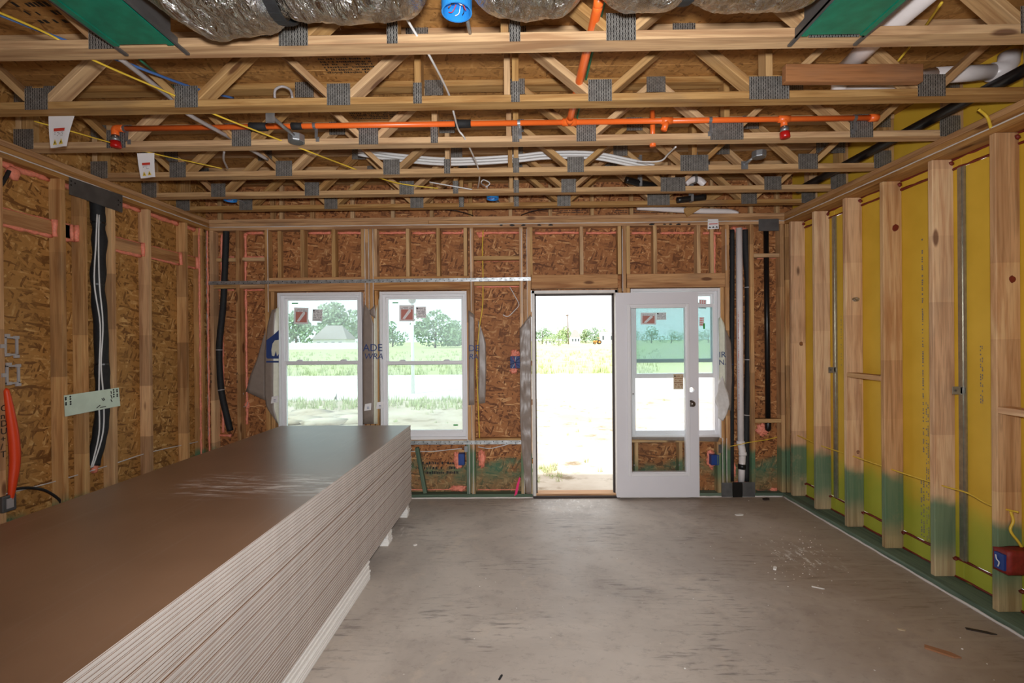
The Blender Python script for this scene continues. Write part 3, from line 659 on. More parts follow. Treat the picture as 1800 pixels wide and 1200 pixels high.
# ================================================================== FLOOR TRUSSES
TY = [2.055, 2.565, 3.072, 3.625, 4.115, 4.53]
bj = [-2.58, -1.765, -.945, .449, 1.341, 2.19]; tj = [-2.99, -2.17, -1.355, -.522, 0., .895, 1.765, 2.62]
X0, X1 = XL-.075, XR+.115
zb0, zt0 = S/2, ZD-ZP-S/2           # local heights of the two chords
def make_truss():
    t = empty('floor_truss', (0, TY[0], ZP)); w = .089
    board('bottom_chord', (X0, 0, zb0), (X1, 0, zb0), w, S-.001, 'truss', t); board('top_chord', (X0, 0, zt0), (X1, 0, zt0), w, S-.001, 'truss', t)
    za, zc = S, ZD-ZP-S
    def web(xa, xb): board('web', (xa, 0, za+.004), (xb, 0, zc-.004), w-.004, S-.002, 'truss', t)
    prs = [(-2.58, -2.99), (-2.58, -2.17), (-1.765, -2.17), (-1.765, -1.355), (-.945, -1.355), (-.945, -.522), (.449, 0), (.449, .895), (1.341, .895), (1.341, 1.765), (2.19, 1.765), (2.19, 2.62)]
    for a, b in prs:
        sg = 1 if b > a else -1; web(a+sg*.045, b-sg*.03)
    for x in (-.522, .0, 1.345, X0+.02, X0+.06, X1-.02, X1-.06): board('web', (x, .0, za+.001), (x, .0, zc-.001), w-.006, S-.002, 'truss', t)
    board('web', (-.045, .02, za+.001), (-.045, .02, zc-.001), w-.04, S-.004, 'truss', t)
    def cp(x, wd, ht, zc_, nm='connector_plate'):
        for yv, u in ((-w/2-.0012, 1),): 
            panel(nm, (x-wd/2, yv, zc_-ht/2), (1, 0, 0), (0, 0, 1), wd, ht, .0015, 'plateconn', t, 0)
    for x in bj: cp(x, .21 if x == 1.341 else (.145 if x == 2.19 else .125), .115 if x != 1.341 else .12, .052)
    for x in (-.522, 0.): cp(x, .046, .11, .052)
    for x in tj: cp(x, .12, .1, ZD-ZP-.048)
    for x in (-.49,): cp(x, .05, .09, ZD-ZP-.045)
    for x in (X0+.06, X1-.09): cp(x, .13, .13, .06); cp(x, .12, .1, ZD-ZP-.05)
    return t
truss0 = make_truss()
TL = ['pine floor truss nearest the camera, beside the foil duct', 'second pine floor truss from the camera, carrying the brown board', 'third pine floor truss, with the orange sprinkler pipe clipped to it',
      'fourth pine floor truss, in front of the sagging white tubes', 'fifth pine floor truss, third from the back wall', 'rear pine floor truss closest to the back wall']
for i, y in enumerate(TY):
    if i == 0: t = truss0
    else:
        t = truss0.copy(); COL.objects.link(t)
        for ch in truss0.children:
            c = ch.copy(); COL.objects.link(c); c.parent = t
    t.location = (0, y, ZP); tag(t, TL[i], 'truss', 'floor trusses under the deck')
tag(board('blocking_board', P(1378, 131, Y=2.44), P(1618, 131, Y=2.44), .089, S, 'brownwood', None, hint=(0, 0, 1)), 'short brown board fixed across the second truss webs', 'board')
# ================================================================== SPRINKLER PIPE
yp, zp_ = 3.0, 2.985
t = tag(empty('sprinkler_pipe', (0, yp, zp_)), 'bright orange sprinkler pipe with branch and red capped heads', 'pipe')
xa, xz = P(204, 232, Y=yp).x, P(1537, 211, Y=yp).x; xt = P(1001, 217, Y=yp).x
def lpipe(nm, a, b, r, mt, par=t, n=14): return MB().tube([a, b], r, n).build(nm, mt, par, True)
lpipe('pipe', (xa, 0, 0), (xt-.03, 0, 0), .0168, 'orange'); lpipe('pipe', (xt+.03, 0, 0), (xz, 0, 0), .0168, 'orange'); MB().tube(curve([(xt, -.03, .004), (xt, -.6, -.005), (xt, -1.0, -.015), (xt, -1.06, -.012), (xt, -1.085, .02), (xt, -1.085, .28)], 6), .021, 14).build('branch_pipe', 'orange', t, True)
MB().tube([(xt-.045, 0, 0), (xt+.045, 0, 0)], .023, 14).tube([(xt, 0, 0), (xt, -.05, 0)], .024, 14).build('tee', 'orange', t, True)
for px in (1378, 1172):
    x = P(px, 214, Y=yp).x; MB().tube([(x-.035, 0, 0), (x+.035, 0, 0)], .022, 14).tube([(x, 0, 0), (x-(.0 if px > 1300 else .02), -.0, -.045 if px > 1300 else -.06)], .02, 14).build('tee', 'orange', t, True)
MB().tube(curve([(xa-.005, 0, -.04), (xa, 0, 0), (xa+.05, 0, 0)], 5), .022, 14).build('elbow', 'orange', t, True); MB().tube([(xz-.03, 0, 0), (xz+.02, 0, 0)], .023, 14).build('end_cap', 'orange', t, True)
x145 = P(1147, 200, Y=yp+.1).x; lpipe('riser', (x145, .1, .11), (x145, .1, -.10), .016, 'orange'); MB().tube([(x145, .1, -.12), (x145, .1, -.09)], .02, 12).build('end_cap', 'orange', t, True)
for px, x in ((200, xa-.005), (1383, P(1379, 214, Y=yp).x)):
    MB().tube([(x, 0, -.035), (x, 0, -.06)], .017, 12).build('sprinkler_head', 'bronze', t, True)
    MB().tube([(x, 0, -.055), (x, 0, -.08)], .025, 14).build('collar', 'galv', t, True)
    MB().tube([(x, 0, -.08), (x, 0, -.082), (x+.004, 0, -.115), (x+.004, 0, -.12)], [.024, .029, .03, .026], 16).build('head_cap', 'redcap', t, True)
for px in (219, 553, 912, 1248, 1502):
    x = P(px, 222, Y=yp).x
    MB().tube([(x-.009, 0, 0), (x+.009, 0, 0)], .0205, 14).obox((x+.008, .006, -.04), (0, .1, 1), (1, 0, 0), .075, .018, .004).obox((x+.008, .024, -.075), (0, 0, 1), (1, 0, 0), .03, .022, .003).build('pipe_clip', 'galv', t)
for px, r_, w in ((454, .024, .11), (522, .02, .07), (814, .024, .1)):
    x = P(px, 222, Y=yp).x; MB().tube([(x-w/2, 0, 0), (x-w/2+.004, 0, 0), (x+w/2, 0, 0)], [r_, r_+.003, r_+.001], 12).build('foam_sleeve', 'foamblack', t, True)
# ================================================================== FOIL DUCT
def make_duct(name, x0, x1, cy, prof, label):
    t = tag(empty(name, ((x0+x1)/2, cy, ZP)), label, 'duct'); o = Vector(t.location); n = 200; m = 56; mb = MB(); vs = []
    for i in range(n+1):
        x = x0+(x1-x0)*i/n; r, cz, dy = prof(x)
        for j in range(m):
            a = 2*PI*j/m; q = Vector((x*4.5, math.cos(a)*1.2, math.sin(a)*1.2))
            k = 1+.09*noise.noise(q)+.06*noise.noise(q*3.1+Vector((7, 0, 0)))+.035*abs(noise.noise(Vector((q.x*7, q.y*3, q.z*3))))
            vs.append((x-o.x, dy+r*k*math.cos(a), cz-o.z+r*k*math.sin(a)))
    mb.add(vs, [(i*m+j, i*m+(j+1) % m, (i+1)*m+(j+1) % m, (i+1)*m+j) for i in range(n) for j in range(m)]+[tuple(range(m)), tuple(n*m+j for j in range(m))])
    mb.build('foil_jacket', 'foil', t, True); return t, o
def gauss(x, c, w): return math.exp(-((x-c)/w)**2)
def prof1(x):
    r = .198+.06*gauss(x, -1.1, .32)+.012*gauss(x, -.5, .2)-.03*gauss(x, -.84, .045)-.03*gauss(x, -.22, .1)-.075*gauss(x, -.245, .085)-.03*gauss(x, .285, .07)+.012*gauss(x, .02, .2)+.018*gauss(x, .85, .25)-.03*gauss(x, .62, .05)
    if x > 1.0: r *= max(.25, 1-((x-1.0)/.25)**2)
    if x < -1.1: r *= max(.3, 1-((x+1.1)/.34)**2)
    return r, ZP+.105+(.015 if x > .6 else 0)+.09*gauss(x, -.245, .085)+.035*gauss(x, .285, .07), 0
t, o = make_duct('foil_duct', -1.36, 1.12, 1.65, prof1, 'crinkled silver foil air duct running across the ceiling near the camera')
for x in (-.84, .62):
    r, cz, _ = prof1(x); pts = [(x-o.x+.012*math.sin(2*a), r*1.1*math.cos(a), cz-o.z+r*1.1*math.sin(a)) for a in [2*PI*k/32 for k in range(33)]]
    mb = MB()
    for a, b in zip(pts, pts[1:]): mb.obox((Vector(a)+Vector(b))/2, Vector(b)-Vector(a), (1, 0, 0), (Vector(b)-Vector(a)).length*1.15, .04, .008)
    mb.build('hanger_strap', 'foamblack', t)
# ================================================================== REGISTER BOOTS WITH GREEN FILM
def boot(x0, x1, y0, y1, label, rails):
    t = tag(empty('register_boot', ((x0+x1)/2, (y0+y1)/2, ZP)), label, 'duct boot', 'register boots between the first trusses'); o = Vector(t.location)
    w, h = (x1-x0)/2, (y1-y0)/2
    bevel(MB().box(-w, w, -h, h, -.012, .0).build('green_film', 'greenfilm', t), .006)
    bevel(MB().box(-w+.004, w-.004, -h+.004, h-.004, .0, .12).build('metal_box', 'galvdark', t), .004)
    MB().box(-w-.004, -w+.02, -h, h, -.016, -.01).box(w-.02, w+.004, -h, h, -.016, -.01).box(-w, w, -h-.003, -h+.02, -.016, -.01).build('film_fold', 'greenfilm', t)
    for s_ in (-1, 1):
        x = s_*(w+.012); MB().box(x-.008, x+.008, -h-.2, h+.075, -.012, -.004).box(x-.008, x-.005, -h-.2, h+.02, -.012, .03).build('hanger_rail', 'galvdark', t)
    return t
a, b = P(200, 80, Z=ZP-.012), P(306, 80, Z=ZP-.012); boot(a.x+.005, b.x, 1.5, a.y, 'left register boot wrapped in green plastic film beside the foil duct', 0)
a, b = P(1413, 60, Z=ZP-.012), P(1521, 60, Z=ZP-.012); boot(a.x, b.x, 1.42, a.y+.01, 'right register boot wrapped in green plastic film beside the white pipe', 0)
# ================================================================== CEILING BOXES
def round_box(px, py, Y, r, h, label, mt='blue'):
    q = P(px, py, Y=Y); t = tag(empty('ceiling_box', q), label, 'electrical box', 'blue ceiling boxes'); n = 28; mb = MB()
    cs = [(math.cos(2*PI*k/n), math.sin(2*PI*k/n)) for k in range(n)]
    prof = [(r, h), (r, 0), (r*.9, 0), (r*.9, h*.8)]
    vs = [(c*rr, s_*rr, z) for rr, z in prof for c, s_ in cs]
    mb.add(vs, [(i*n+j, i*n+(j+1) % n, (i+1)*n+(j+1) % n, (i+1)*n+j) for i in range(3) for j in range(n)]+[tuple(range(n)), tuple(3*n+j for j in range(n))]); mb.build('shell', mt, t, False)
    if r > .05:
        for k in range(7):
            a = k*.9; tubeobj('wire', [(.02*math.cos(a), .02*math.sin(a), h*.75), (.03*math.cos(a+.5), .03*math.sin(a+.5), h*.3), (.035*math.cos(a+1), .035*math.sin(a+1), .01)], .0018, ('ink', 'pex', 'inkred', 'brownwood')[k % 4], t, 5)
        MB().tube([(.03, r, .03), (.035, .24, .04)], .008, 8).tube([(.035, .2, .03), (.035, .24, .03)], .02, 10).build('bar_hanger', 'galv', t, True)
    return t
round_box(803, 22, 1.83, .059, .06, 'blue round ceiling box full of wires beside the foil duct')
round_box(866, 350, 4.3, .055, .03, 'blue ceiling box near the back, in the middle'); round_box(405, 353, 4.3, .055, .03, 'blue ceiling box near the back left corner')
def metal_box(px, py, Y, arm, label):
    q = P(px, py, Y=Y); t = tag(empty('junction_box', q), label, 'electrical box', 'metal ceiling boxes'); mb = MB(); n = 8
    for r0, z0, z1 in ((.052, 0, .045),): mb.tube([(0, 0, z0), (0, 0, z1)], r0, n)
    bevel(mb.build('shell', 'galv', t), .004); MB().tube([(0, 0, -.003), (0, 0, .002)], .044, 8).build('opening', 'galvdark', t)
    MB().tube([(0, 0, .03), arm], .011, 8).build('bar_hanger', 'galv', t, True)
    MB().obox(Vector(arm)+Vector((0, 0, -.01)), (0, 0, 1), (1, 0, 0), .06, .05, .004).build('bracket', 'galv', t); return t
q = P(521, 250, Y=2.96); a = P(475, 203, Y=2.62)-q; metal_box(521, 250, 2.96, tuple(a), 'octagonal metal junction box hanging by the orange pipe')
q = P(1334, 277, Y=3.5); a = P(1309, 288, Y=3.565)-q; metal_box(1334, 277, 3.5, tuple(a), 'tilted metal junction box on the fourth truss')
# ================================================================== WARNING TAGS
def paper_tag(px, py, Y, w, h, lean, label, mini=False):
    q = P(px, py, Y=Y); t = tag(empty('warning_tag', q), label, 'tag', 'paper warning tags'); vs = []; nx, nz = 6, 8
    def pt(u, v, off=0.): return (u*w*(1-.22*v*(lean < 0))+lean*v*h, -.05*h*math.sin(v*2)*(1 if not mini else 0)-.012*math.sin(u*3)*v-off, -v*h)
    for i in range(nz+1):
        for j in range(nx+1): vs.append(pt(j/nx-.5, i/nz))
    fs = [(i*(nx+1)+j, i*(nx+1)+j+1, (i+1)*(nx+1)+j+1, (i+1)*(nx+1)+j) for i in range(nz) for j in range(nx)]
    o_ = MB().add(vs, fs).build('paper_sheet', 'paper', t); m = o_.modifiers.new('thick', 'SOLIDIFY'); m.thickness = .0008
    def quad(nm, u0, u1, v0, v1, mt):
        k = 4; vs = [pt(u0+(u1-u0)*j/k, v, .0025) for v in (v0, (v0+v1)/2, v1) for j in range(k+1)]
        return MB().add(vs, [(i*(k+1)+j, i*(k+1)+j+1, (i+1)*(k+1)+j+1, (i+1)*(k+1)+j) for i in range(2) for j in range(k)]).build(nm, mt, t)
    if mini: quad('print_header', -.38, .4, .45, .54, 'inkred'); mm = ((-.3, .75), (0., .75), (.3, .75))
    else:
        quad('print_header', -.26, .26, .4, .5, 'inkred'); mm = ((-.2, .78), (.17, .78))
        mb = MB()
        for r in range(3):
            for k in range(7):
                if random.random() < .7: u0 = -.22+k*.065; mb.add([pt(u0, .53+r*.05, .003), pt(u0+.05, .53+r*.05, .003), pt(u0+.05, .55+r*.05, .003), pt(u0, .55+r*.05, .003)], [(0, 1, 2, 3)])
        mb.build('print_lines', 'inkgrey', t)
    for u, v in mm:
        MB().add([pt(u-.13, v+.14, .003), pt(u+.13, v+.14, .003), pt(u, v-.04, .003)], [(0, 1, 2)]).build('print_triangle', 'inkyellow' if not mini else 'ink', t)
        MB().add([pt(u-.04, v+.1, .004), pt(u+.04, v+.1, .004), pt(u, v+.02, .004)], [(0, 1, 2)]).build('print_symbol', 'ink', t)
    return t
paper_tag(108, 204, 2.60, .145, .175, -.06, 'larger paper warning tag hanging at far left from the second truss')
paper_tag(256, 269, 3.10, .115, .165, .12, 'smaller paper warning tag hanging left of the metal junction box')
paper_tag(1253.5, 385, YB-.006, .105, .1, 0, 'small paper warning label stapled to the back wall plate', True)
# ================================================================== PIPES, TUBES AND CABLES OVERHEAD
def thing_tube(name, pts, r, mt, label, cat, group=None, n=8, sp=6): return tag(tubeobj(name, pts, r, mt, None, n, sp), label, cat, group)
for k, (dy, dz) in enumerate(((0, .0), (.03, -.022), (.015, -.045))):
    pts = [P(x, y+dz*-220, Y=3.76+dy) for x, y in ((630, 262), (700, 272), (790, 279), (900, 274), (960, 268), (1040, 268), (1110, 281), (1150, 290))]
    thing_tube('water_tube', pts, .011, 'pex', ('uppermost', 'middle', 'lowest')[k]+' of three sagging white water tubes behind the fourth truss', 'tube', 'white water tubes')
def X3(px, py, Y): return P(px, py, Y=Y)
thing_tube('cable', [X3(-25, 12, 1.75), X3(85, 60, 2.0), X3(165, 106, 2.12), X3(298, 164, 2.5), X3(375, 200, 2.63), X3(484, 243, 3.0), X3(545, 267, 3.14), X3(600, 288, 3.5), X3(640, 303, 3.66), X3(700, 322, 4.0), X3(770, 331, 4.1)], .005, 'yellow', 'long yellow cable slanting across the left side of the trusses', 'cable')
thing_tube('cable', [X3(60, 213, 2.65), X3(130, 232, 2.75), X3(200, 252, 3.0), X3(275, 271, 3.16), X3(330, 283, 3.4), X3(390, 296, 3.56)], .004, 'yellow', 'thin yellow cable running behind the two paper tags', 'cable')
thing_tube('water_tube', [X3(-20, 18, 1.8), X3(88, 61, 2.05), X3(150, 84, 2.15), X3(215, 108, 2.2), X3(345, 156, 2.7), X3(410, 172, 3.0)], .007, 'bluetube', 'blue water tube crossing the left of the second truss', 'tube')
thing_tube('conduit_pipe', [X3(205, 98, 2.12), X3(300, 172, 2.58), X3(330, 200, 2.66), X3(410, 245, 3.12), X3(470, 280, 3.5)], .012, 'greytube', 'pale grey conduit slanting back through the left trusses', 'pipe')
thing_tube('cable', [X3(710, 25, 1.9), X3(730, 58, 2.0), X3(755, 98, 2.12), X3(788, 163, 2.54), X3(798, 200, 2.7), X3(806, 228, 2.94), X3(818, 245, 3.03), X3(838, 288, 3.5), X3(843, 310, 3.7), X3(840, 330, 4.05)], .0055, 'pex', 'white cable dropping past the black sleeve in the middle of the trusses', 'cable')
thing_tube('cable', [X3(855, 328, 4.06), X3(846, 322, 4.2), X3(850, 316, 4.2), X3(861, 322, 4.2), X3(856, 330, 4.22), X3(866, 344, 4.3)], .005, 'pex', 'loop of white cable above the rear blue ceiling box', 'cable')
thing_tube('cable', [X3(1120, 284, 3.6), X3(1160, 283, 3.52), X3(1175, 270, 3.4), X3(1188, 258, 3.2)], .006, 'pex', 'short white cable curling over the fourth truss on the right', 'cable')
thing_tube('cable', [X3(755, 320, 4.02), X3(790, 326, 4.02), X3(830, 333, 4.04)], .005, 'pex', 'short white cable lying near the fifth truss', 'cable')
thing_tube('cable', [X3(483, 172, 2.7), X3(484, 158, 2.7), X3(496, 152, 2.72), X3(510, 158, 2.72), X3(514, 172, 2.7)], .007, 'greytube', 'grey armoured cable loop above the second truss', 'cable')
thing_tube('cable', [X3(394, 266, 3.2), X3(393, 280, 3.3), X3(400, 296, 3.5)], .007, 'greytube', 'short grey cable hanging behind the third truss', 'cable')
thing_tube('cable', [X3(245, 104, 2.2), X3(300, 150, 2.8), X3(380, 210, 3.4)], .006, 'greenline', 'green line slanting under the deck on the left', 'cable')
thing_tube('cable', [(.44, 2.2, ZD-.012), (.45, 3.0, ZD-.012), (.46, 3.6, ZD-.012)], .007, 'greenline', 'green line under the deck beside the orange branch pipe', 'cable')
thing_tube('cable', [X3(1655, 5, 2.1), X3(1615, 62, 2.5), X3(1578, 108, 2.66)], .006, 'yellow', 'yellow cable beside the large white drain pipe at top right', 'cable')
thing_tube('cable', [X3(1720, 192, 2.75), X3(1735, 205, 2.76), X3(1742, 225, 2.74)], .008, 'yellow', 'short yellow cable looping onto the right wall plate', 'cable')
pt_ = [X3(720, 367, 4.62), X3(780, 368, 4.66), X3(810, 372, 4.7), X3(832, 379, 4.8)]; thing_tube('cable', pt_, .004, 'ink', 'thin black wire on the left of the back wall rim', 'cable')
thing_tube('cable', [X3(916, 378, 4.8), X3(940, 370, 4.7), X3(985, 364, 4.62)], .004, 'ink', 'thin black wire on the right of the back wall rim', 'cable')
t = tag(empty('drain_pipe', (1.7, 2.1, 3.0)), 'large white plastic drain pipe at the top right of the ceiling', 'pipe'); o = Vector(t.location)
def rel(o, pts): return [Vector(p)-o for p in pts]
MB().tube(rel(o, [(1.70, 1.5, 3.03), (1.74, 2.3, 3.05), (1.78, 2.62, 3.05)]), .045, 18).build('pipe', 'pvc', t, True)
MB().tube(rel(o, [X3(1640, 133, 2.74), X3(1752, 126, 2.74)]), .043, 18).build('pipe', 'pvc', t, True)
MB().tube(rel(o, [X3(1742, 127, 2.74), X3(1765, 125, 2.74), X3(1772, 112, 2.74), X3(1775, 95, 2.74)]), .05, 18).build('elbow', 'pvc', t, True)
MB().tube(rel(o, [(1.78, 2.6, 3.05), (1.85, 2.74, 3.03), (2.0, 2.74, 3.03), X3(1640, 133, 2.74)]), .043, 18).build('pipe', 'pvc', t, True)
thing_tube('drain_pipe', [(2.64, 2.25, 2.985), (2.62, 3.3, 2.98), (2.6, 4.4, 2.97)], .032, 'black', 'long black plastic pipe running along the right wall plate', 'pipe', n=14)
tag(tubeobj('drain_pipe', [X3(1120, 364, 4.8), X3(1195, 369, 4.84), X3(1240, 371, 4.86), X3(1280, 372, 4.87), X3(1296, 376, 4.87)], .028, 'pvc', None, 14), 'white plastic pipe lying on top of the back wall plate', 'pipe')
def hung(name, pts, r, mt, label):
    q = curve(pts, 6); m = q[len(q)//2]; t = tag(empty(name, m), label, 'pipe'); MB().tube([p-m for p in q], r, 14).build('pipe', mt, t, True)
    MB().box(-.012, .012, -r-.002, -r, -r, ZD-m.z).box(-.012, .012, r, r+.002, -r, ZD-m.z).box(-.012, .012, -r, r, -r-.002, -r).build('hanger_strap', 'galv', t)
hung('drain_pipe', [X3(1100, 316, 4.3), X3(1125, 322, 4.34), X3(1160, 328, 4.4)], .03, 'black', 'short black pipe between the rear trusses')
hung('drain_pipe', [X3(1190, 352, 4.4), X3(1240, 346, 4.4)], .028, 'black', 'short black pipe above the rear truss on the right')
hung('pipe_elbow', [X3(1206, 322, 4.3), X3(1216, 316, 4.3), X3(1228, 316, 4.3), X3(1238, 324, 4.3)], .03, 'pvc', 'white plastic pipe elbow between the rear trusses')
# ================================================================== GYPSUM BOARD STACK
ORD = 'first second third fourth fifth sixth seventh eighth ninth tenth eleventh twelfth thirteenth fourteenth fifteenth sixteenth seventeenth eighteenth nineteenth'.split()
def ordw(n):
    if n < 20: return ORD[n-1]
    t_, u_ = divmod(n, 10); return ('twentieth', 'thirtieth', 'fortieth')[t_-2] if u_ == 0 else ('twenty', 'thirty', 'forty')[t_-2]+'-'+ORD[u_-1]
TH = .0159; NB = 44; ZB0 = .132; ZT = ZB0+NB*TH; yaw = -.0156
cr = P(722, 747, Z=ZT); BL, BW = 3.66, 1.22
ax = Vector((math.cos(yaw), math.sin(yaw), 0)); ay = Vector((-math.sin(yaw), math.cos(yaw), 0))
ctr = cr-ax*BW/2-ay*BL/2
def gyp_mesh(w, l, face):
    bm = bmesh.new(); bmesh.ops.create_cube(bm, size=1)
    for v in bm.verts: v.co = Vector((v.co.x*w, v.co.y*l, v.co.z*TH*.985))
    bmesh.ops.bevel(bm, geom=[e for e in bm.edges if abs((e.verts[0].co-e.verts[1].co).z) < 1e-6], offset=.0028, segments=2, affect='EDGES')
    me = D.meshes.new('gypsum_board'); bm.to_mesh(me); bm.free(); me.materials.append(M[face]); me.materials.append(M['gyp_edge'])
    for p in me.polygons: p.material_index = 0 if abs(p.normal.z) > .95 else 1
    return me
gm, gt = gyp_mesh(BW, BL, 'gyp_face'), gyp_mesh(BW, BL, 'gyp_top')
for k in range(NB):
    top = k == NB-1; n = NB-k
    o = D.objects.new('gypsum_board', gt if top else gm); COL.objects.link(o)
    j = random.gauss(0, .0016); jl = random.uniform(-.006, .006)
    if 17 < k < 26: j += .004*math.sin((k-17)/8*PI)
    o.location = ctr+ax*(j if not top else 0)+ay*(jl if not top else 0)+Vector((0, 0, ZB0+TH*(k+.5)-ctr.z)); o.rotation_euler.z = yaw+random.gauss(0, .0004)*(not top)
    tag(o, 'scuffed chalky brown gypsum board on top of the stack' if top else ordw(n)+' gypsum board from the top of the tall stack', 'board', 'gypsum boards in the tall stack')
NS = 8; ths = ZB0/NS
def strips(n0, y0, y1, x0, x1, place, jit):
    for k in range(NS):
        w, l = x1-x0, y1-y0; o = D.objects.new('gypsum_strip', cbox(round(w, 3), round(l, 3), ths*.95, ('crumb',), .003)); COL.objects.link(o)
        c_ = cr+ax*((x0+x1)/2+random.uniform(-jit, jit))+ay*((y0+y1)/2+random.uniform(-jit, jit)); o.location = (c_.x, c_.y, ths*(k+.5)); o.rotation_euler.z = yaw
        tag(o, ordw(k+1)+' gypsum strip up from the floor in the '+place, 'board', 'gypsum strips under the stack')
strips(0, -3.4, -1.19, -1.1, .004, 'long near support under the stack', .006)
strips(1, -.68, -.57, -1.1, -.02, 'middle support under the stack', .005); strips(2, -.075, -.005, -1.1, -.02, 'far support under the stack', .005)
# ================================================================== THINGS ON THE WALLS
def plate_obj(name, pts, nrm, mt, label, cat, t_=.002):
    o = MB().prism(pts, Vector(nrm)*t_).build(name, mt); return tag(o, label, cat)
xp = XL+.004
pl = plate_obj('nail_plate', [P(x, y, X=xp) for x, y in ((121, 341), (215, 374), (215, 343), (121, 311))], (1, 0, 0), 'galvdark', 'dull grey steel nail plate high on the left wall', 'plate')
c0 = P(168, 342, X=xp)
for px, py in ((125, 318), (125, 325), (132, 322), (208, 352), (208, 360), (212, 356)): q = P(px, py, X=xp+.002); MB().tube([q, q+Vector((.001, 0, 0))], .006, 8).build('nail_hole', 'ink', pl)
pl = plate_obj('nail_plate', [P(x, y, X=xp) for x, y in ((114, 732), (211, 713), (208.5, 681), (112, 695))], (1, 0, 0), 'palesteel', 'pale tilted steel nail plate low on the left wall', 'plate')
for px, py in ((115.5, 699), (115.5, 702), (116, 708), (116, 711), (123.5, 697), (123.7, 701), (124, 706), (124, 710), (205.5, 685), (205.7, 688), (206, 693), (206, 696), (199.5, 685), (200, 689), (200, 693), (200, 697)):
    q = P(px, py, X=xp+.002); MB().tube([q, q+Vector((.001, 0, 0))], .007, 8).build('nail_hole', 'ink', pl)
mk = MB()
for a, b in (((179, 700), (182, 704)), ((182, 699), (184, 703)), ((170, 717), (176, 712)), ((176, 716), (186, 714)), ((195, 687), (196, 692)), ((195, 694), (197, 700)), ((195, 702), (197, 706))): mk.tube([P(*a, X=xp+.003), P(*b, X=xp+.003)], .003, 5)
mk.build('marker_scribble', 'ink', pl)
# black sleeve lines in the left wall
xb_ = XL-.05
def LP(pts, x=xb_): return [P(a, b, X=x) for a, b in pts]
t = tag(empty('insulated_line', P(165, 815, X=xb_)), 'thick black foam sleeved line set with white wires in the left wall', 'pipe'); o = Vector(t.location)
pth = rel(o, LP([(170, 330), (172, 380), (175, 430), (172, 500), (177, 570), (179, 640), (181, 700), (176, 760), (163, 818)]))
mb = MB(); cpts = curve(pth, 8); rs = [.045*(1+.22*noise.noise(Vector((i*.3, 1, 2)))) for i in range(len(cpts))]; mb.tube(cpts, rs, 12).build('foam_sleeve', 'foamblack', t, True)
for k, dxy in enumerate(((-.02, .046), (.02, .05))):
    pts = [p+Vector((.044, -.07+.028*k+.016*math.sin(i*1.9+k), 0)) for i, p in enumerate(pth)]; tubeobj('wire', pts[1:], .005, 'pex', t)
for i in (10, 24, 40, 50): MB().tube([cpts[i]-Vector((0, 0, .006)), cpts[i]+Vector((0, 0, .006))], rs[i]*1.06, 10).build('tape_band', 'black', t)
yb_ = YB+.045
def BP(pts, Y=yb_): return [P(a, b, Y=Y) for a, b in pts]
def sleeve(pts, r, label, Y=yb_, wob=.1, bands=(), mt='foamblack', mid=True):
    q = BP(pts, Y); t = tag(empty('insulated_line', q[-1]), label, 'pipe', 'black sleeved lines in the back wall'); o = Vector(t.location); c_ = curve(rel(o, q), 6)
    MB().tube(c_, [r*(1+wob*noise.noise(Vector((i*.5, r*90, 0)))) for i in range(len(c_))], 12).build('foam_sleeve', mt, t, True)
    for py in bands:
        z = P(pts[0][0], py, Y=Y).z-o.z; k = min(range(len(c_)-1), key=lambda i: abs(c_[i].z-z)); d = (c_[k+1]-c_[k]).normalized()*.004; MB().tube([c_[k]-d, c_[k]+d], r*1.12, 12).build('zip_tie', 'greytube', t)
    return t
sleeve([(398, 396), (397, 430), (395, 480), (392, 540), (386, 600), (386, 640), (389, 685), (396, 720), (405, 757)], .031, 'black sleeved line bending down the back wall at its left corner', bands=(612, 685))
sleeve([(1287, 404), (1287, 500), (1286, 650), (1286, 845)], .024, 'thin black sleeved line left of the white standpipe', YB+.07)
sleeve([(1309, 404), (1311, 440), (1315, 505), (1315, 600), (1314, 690), (1312, 740), (1311, 845)], .033, 'black sleeved line right of the white standpipe', YB+.065, bands=(505, 635, 733))
t = tag(empty('standpipe', P(1302, 848, Y=YB+.04)), 'white plastic standpipe in the back wall beside the right window', 'pipe'); o = Vector(t.location)
MB().tube(rel(o, BP([(1299, 401), (1302, 775)], YB+.04)), .032, 18).build('pipe', 'pvc', t, True)
MB().tube(rel(o, BP([(1302, 775), (1302, 782)], YB+.04)), .04, 18).build('coupling', 'pvc', t, True)
MB().tube(curve(rel(o, BP([(1302, 780), (1304, 788), (1305, 797)], YB+.04)), 4), .034, 18).build('bend', 'pvc', t, True)
MB().tube(rel(o, BP([(1305, 795), (1306, 800)], YB+.04)), .04, 18).build('coupling', 'pvc', t, True)
MB().tube(rel(o, BP([(1305, 797), (1303, 848)], YB+.04)), .032, 18).build('pipe', 'pvc', t, True)
MB().tube(rel(o, BP([(1304.5, 815), (1304, 824)], YB+.04)), .038, 18).build('rubber_coupling', 'black', t, True)
printing('print_marking', Vector((-.03+.0, -.034, .75)), (0, 0, 1), (1, 0, 0), (0, -1, 0), 1.0, 1, .012, 'inkred', t, .6)
t = tag(empty('vent_pipe', P(1350, 752, Y=YB+.05)), 'glossy black plastic vent pipe in the right end of the back wall', 'pipe'); o = Vector(t.location)
MB().tube(rel(o, BP([(1346.5, 400), (1350, 738)], YB+.05)), .025, 16).build('pipe', 'black', t, True)
MB().tube(curve(rel(o, BP([(1350, 742), (1350, 752)], YB+.05)+[P(1349, 753, Y=YB+.09)]), 5), [.03]*11, 16).build('elbow', 'black', t, True)
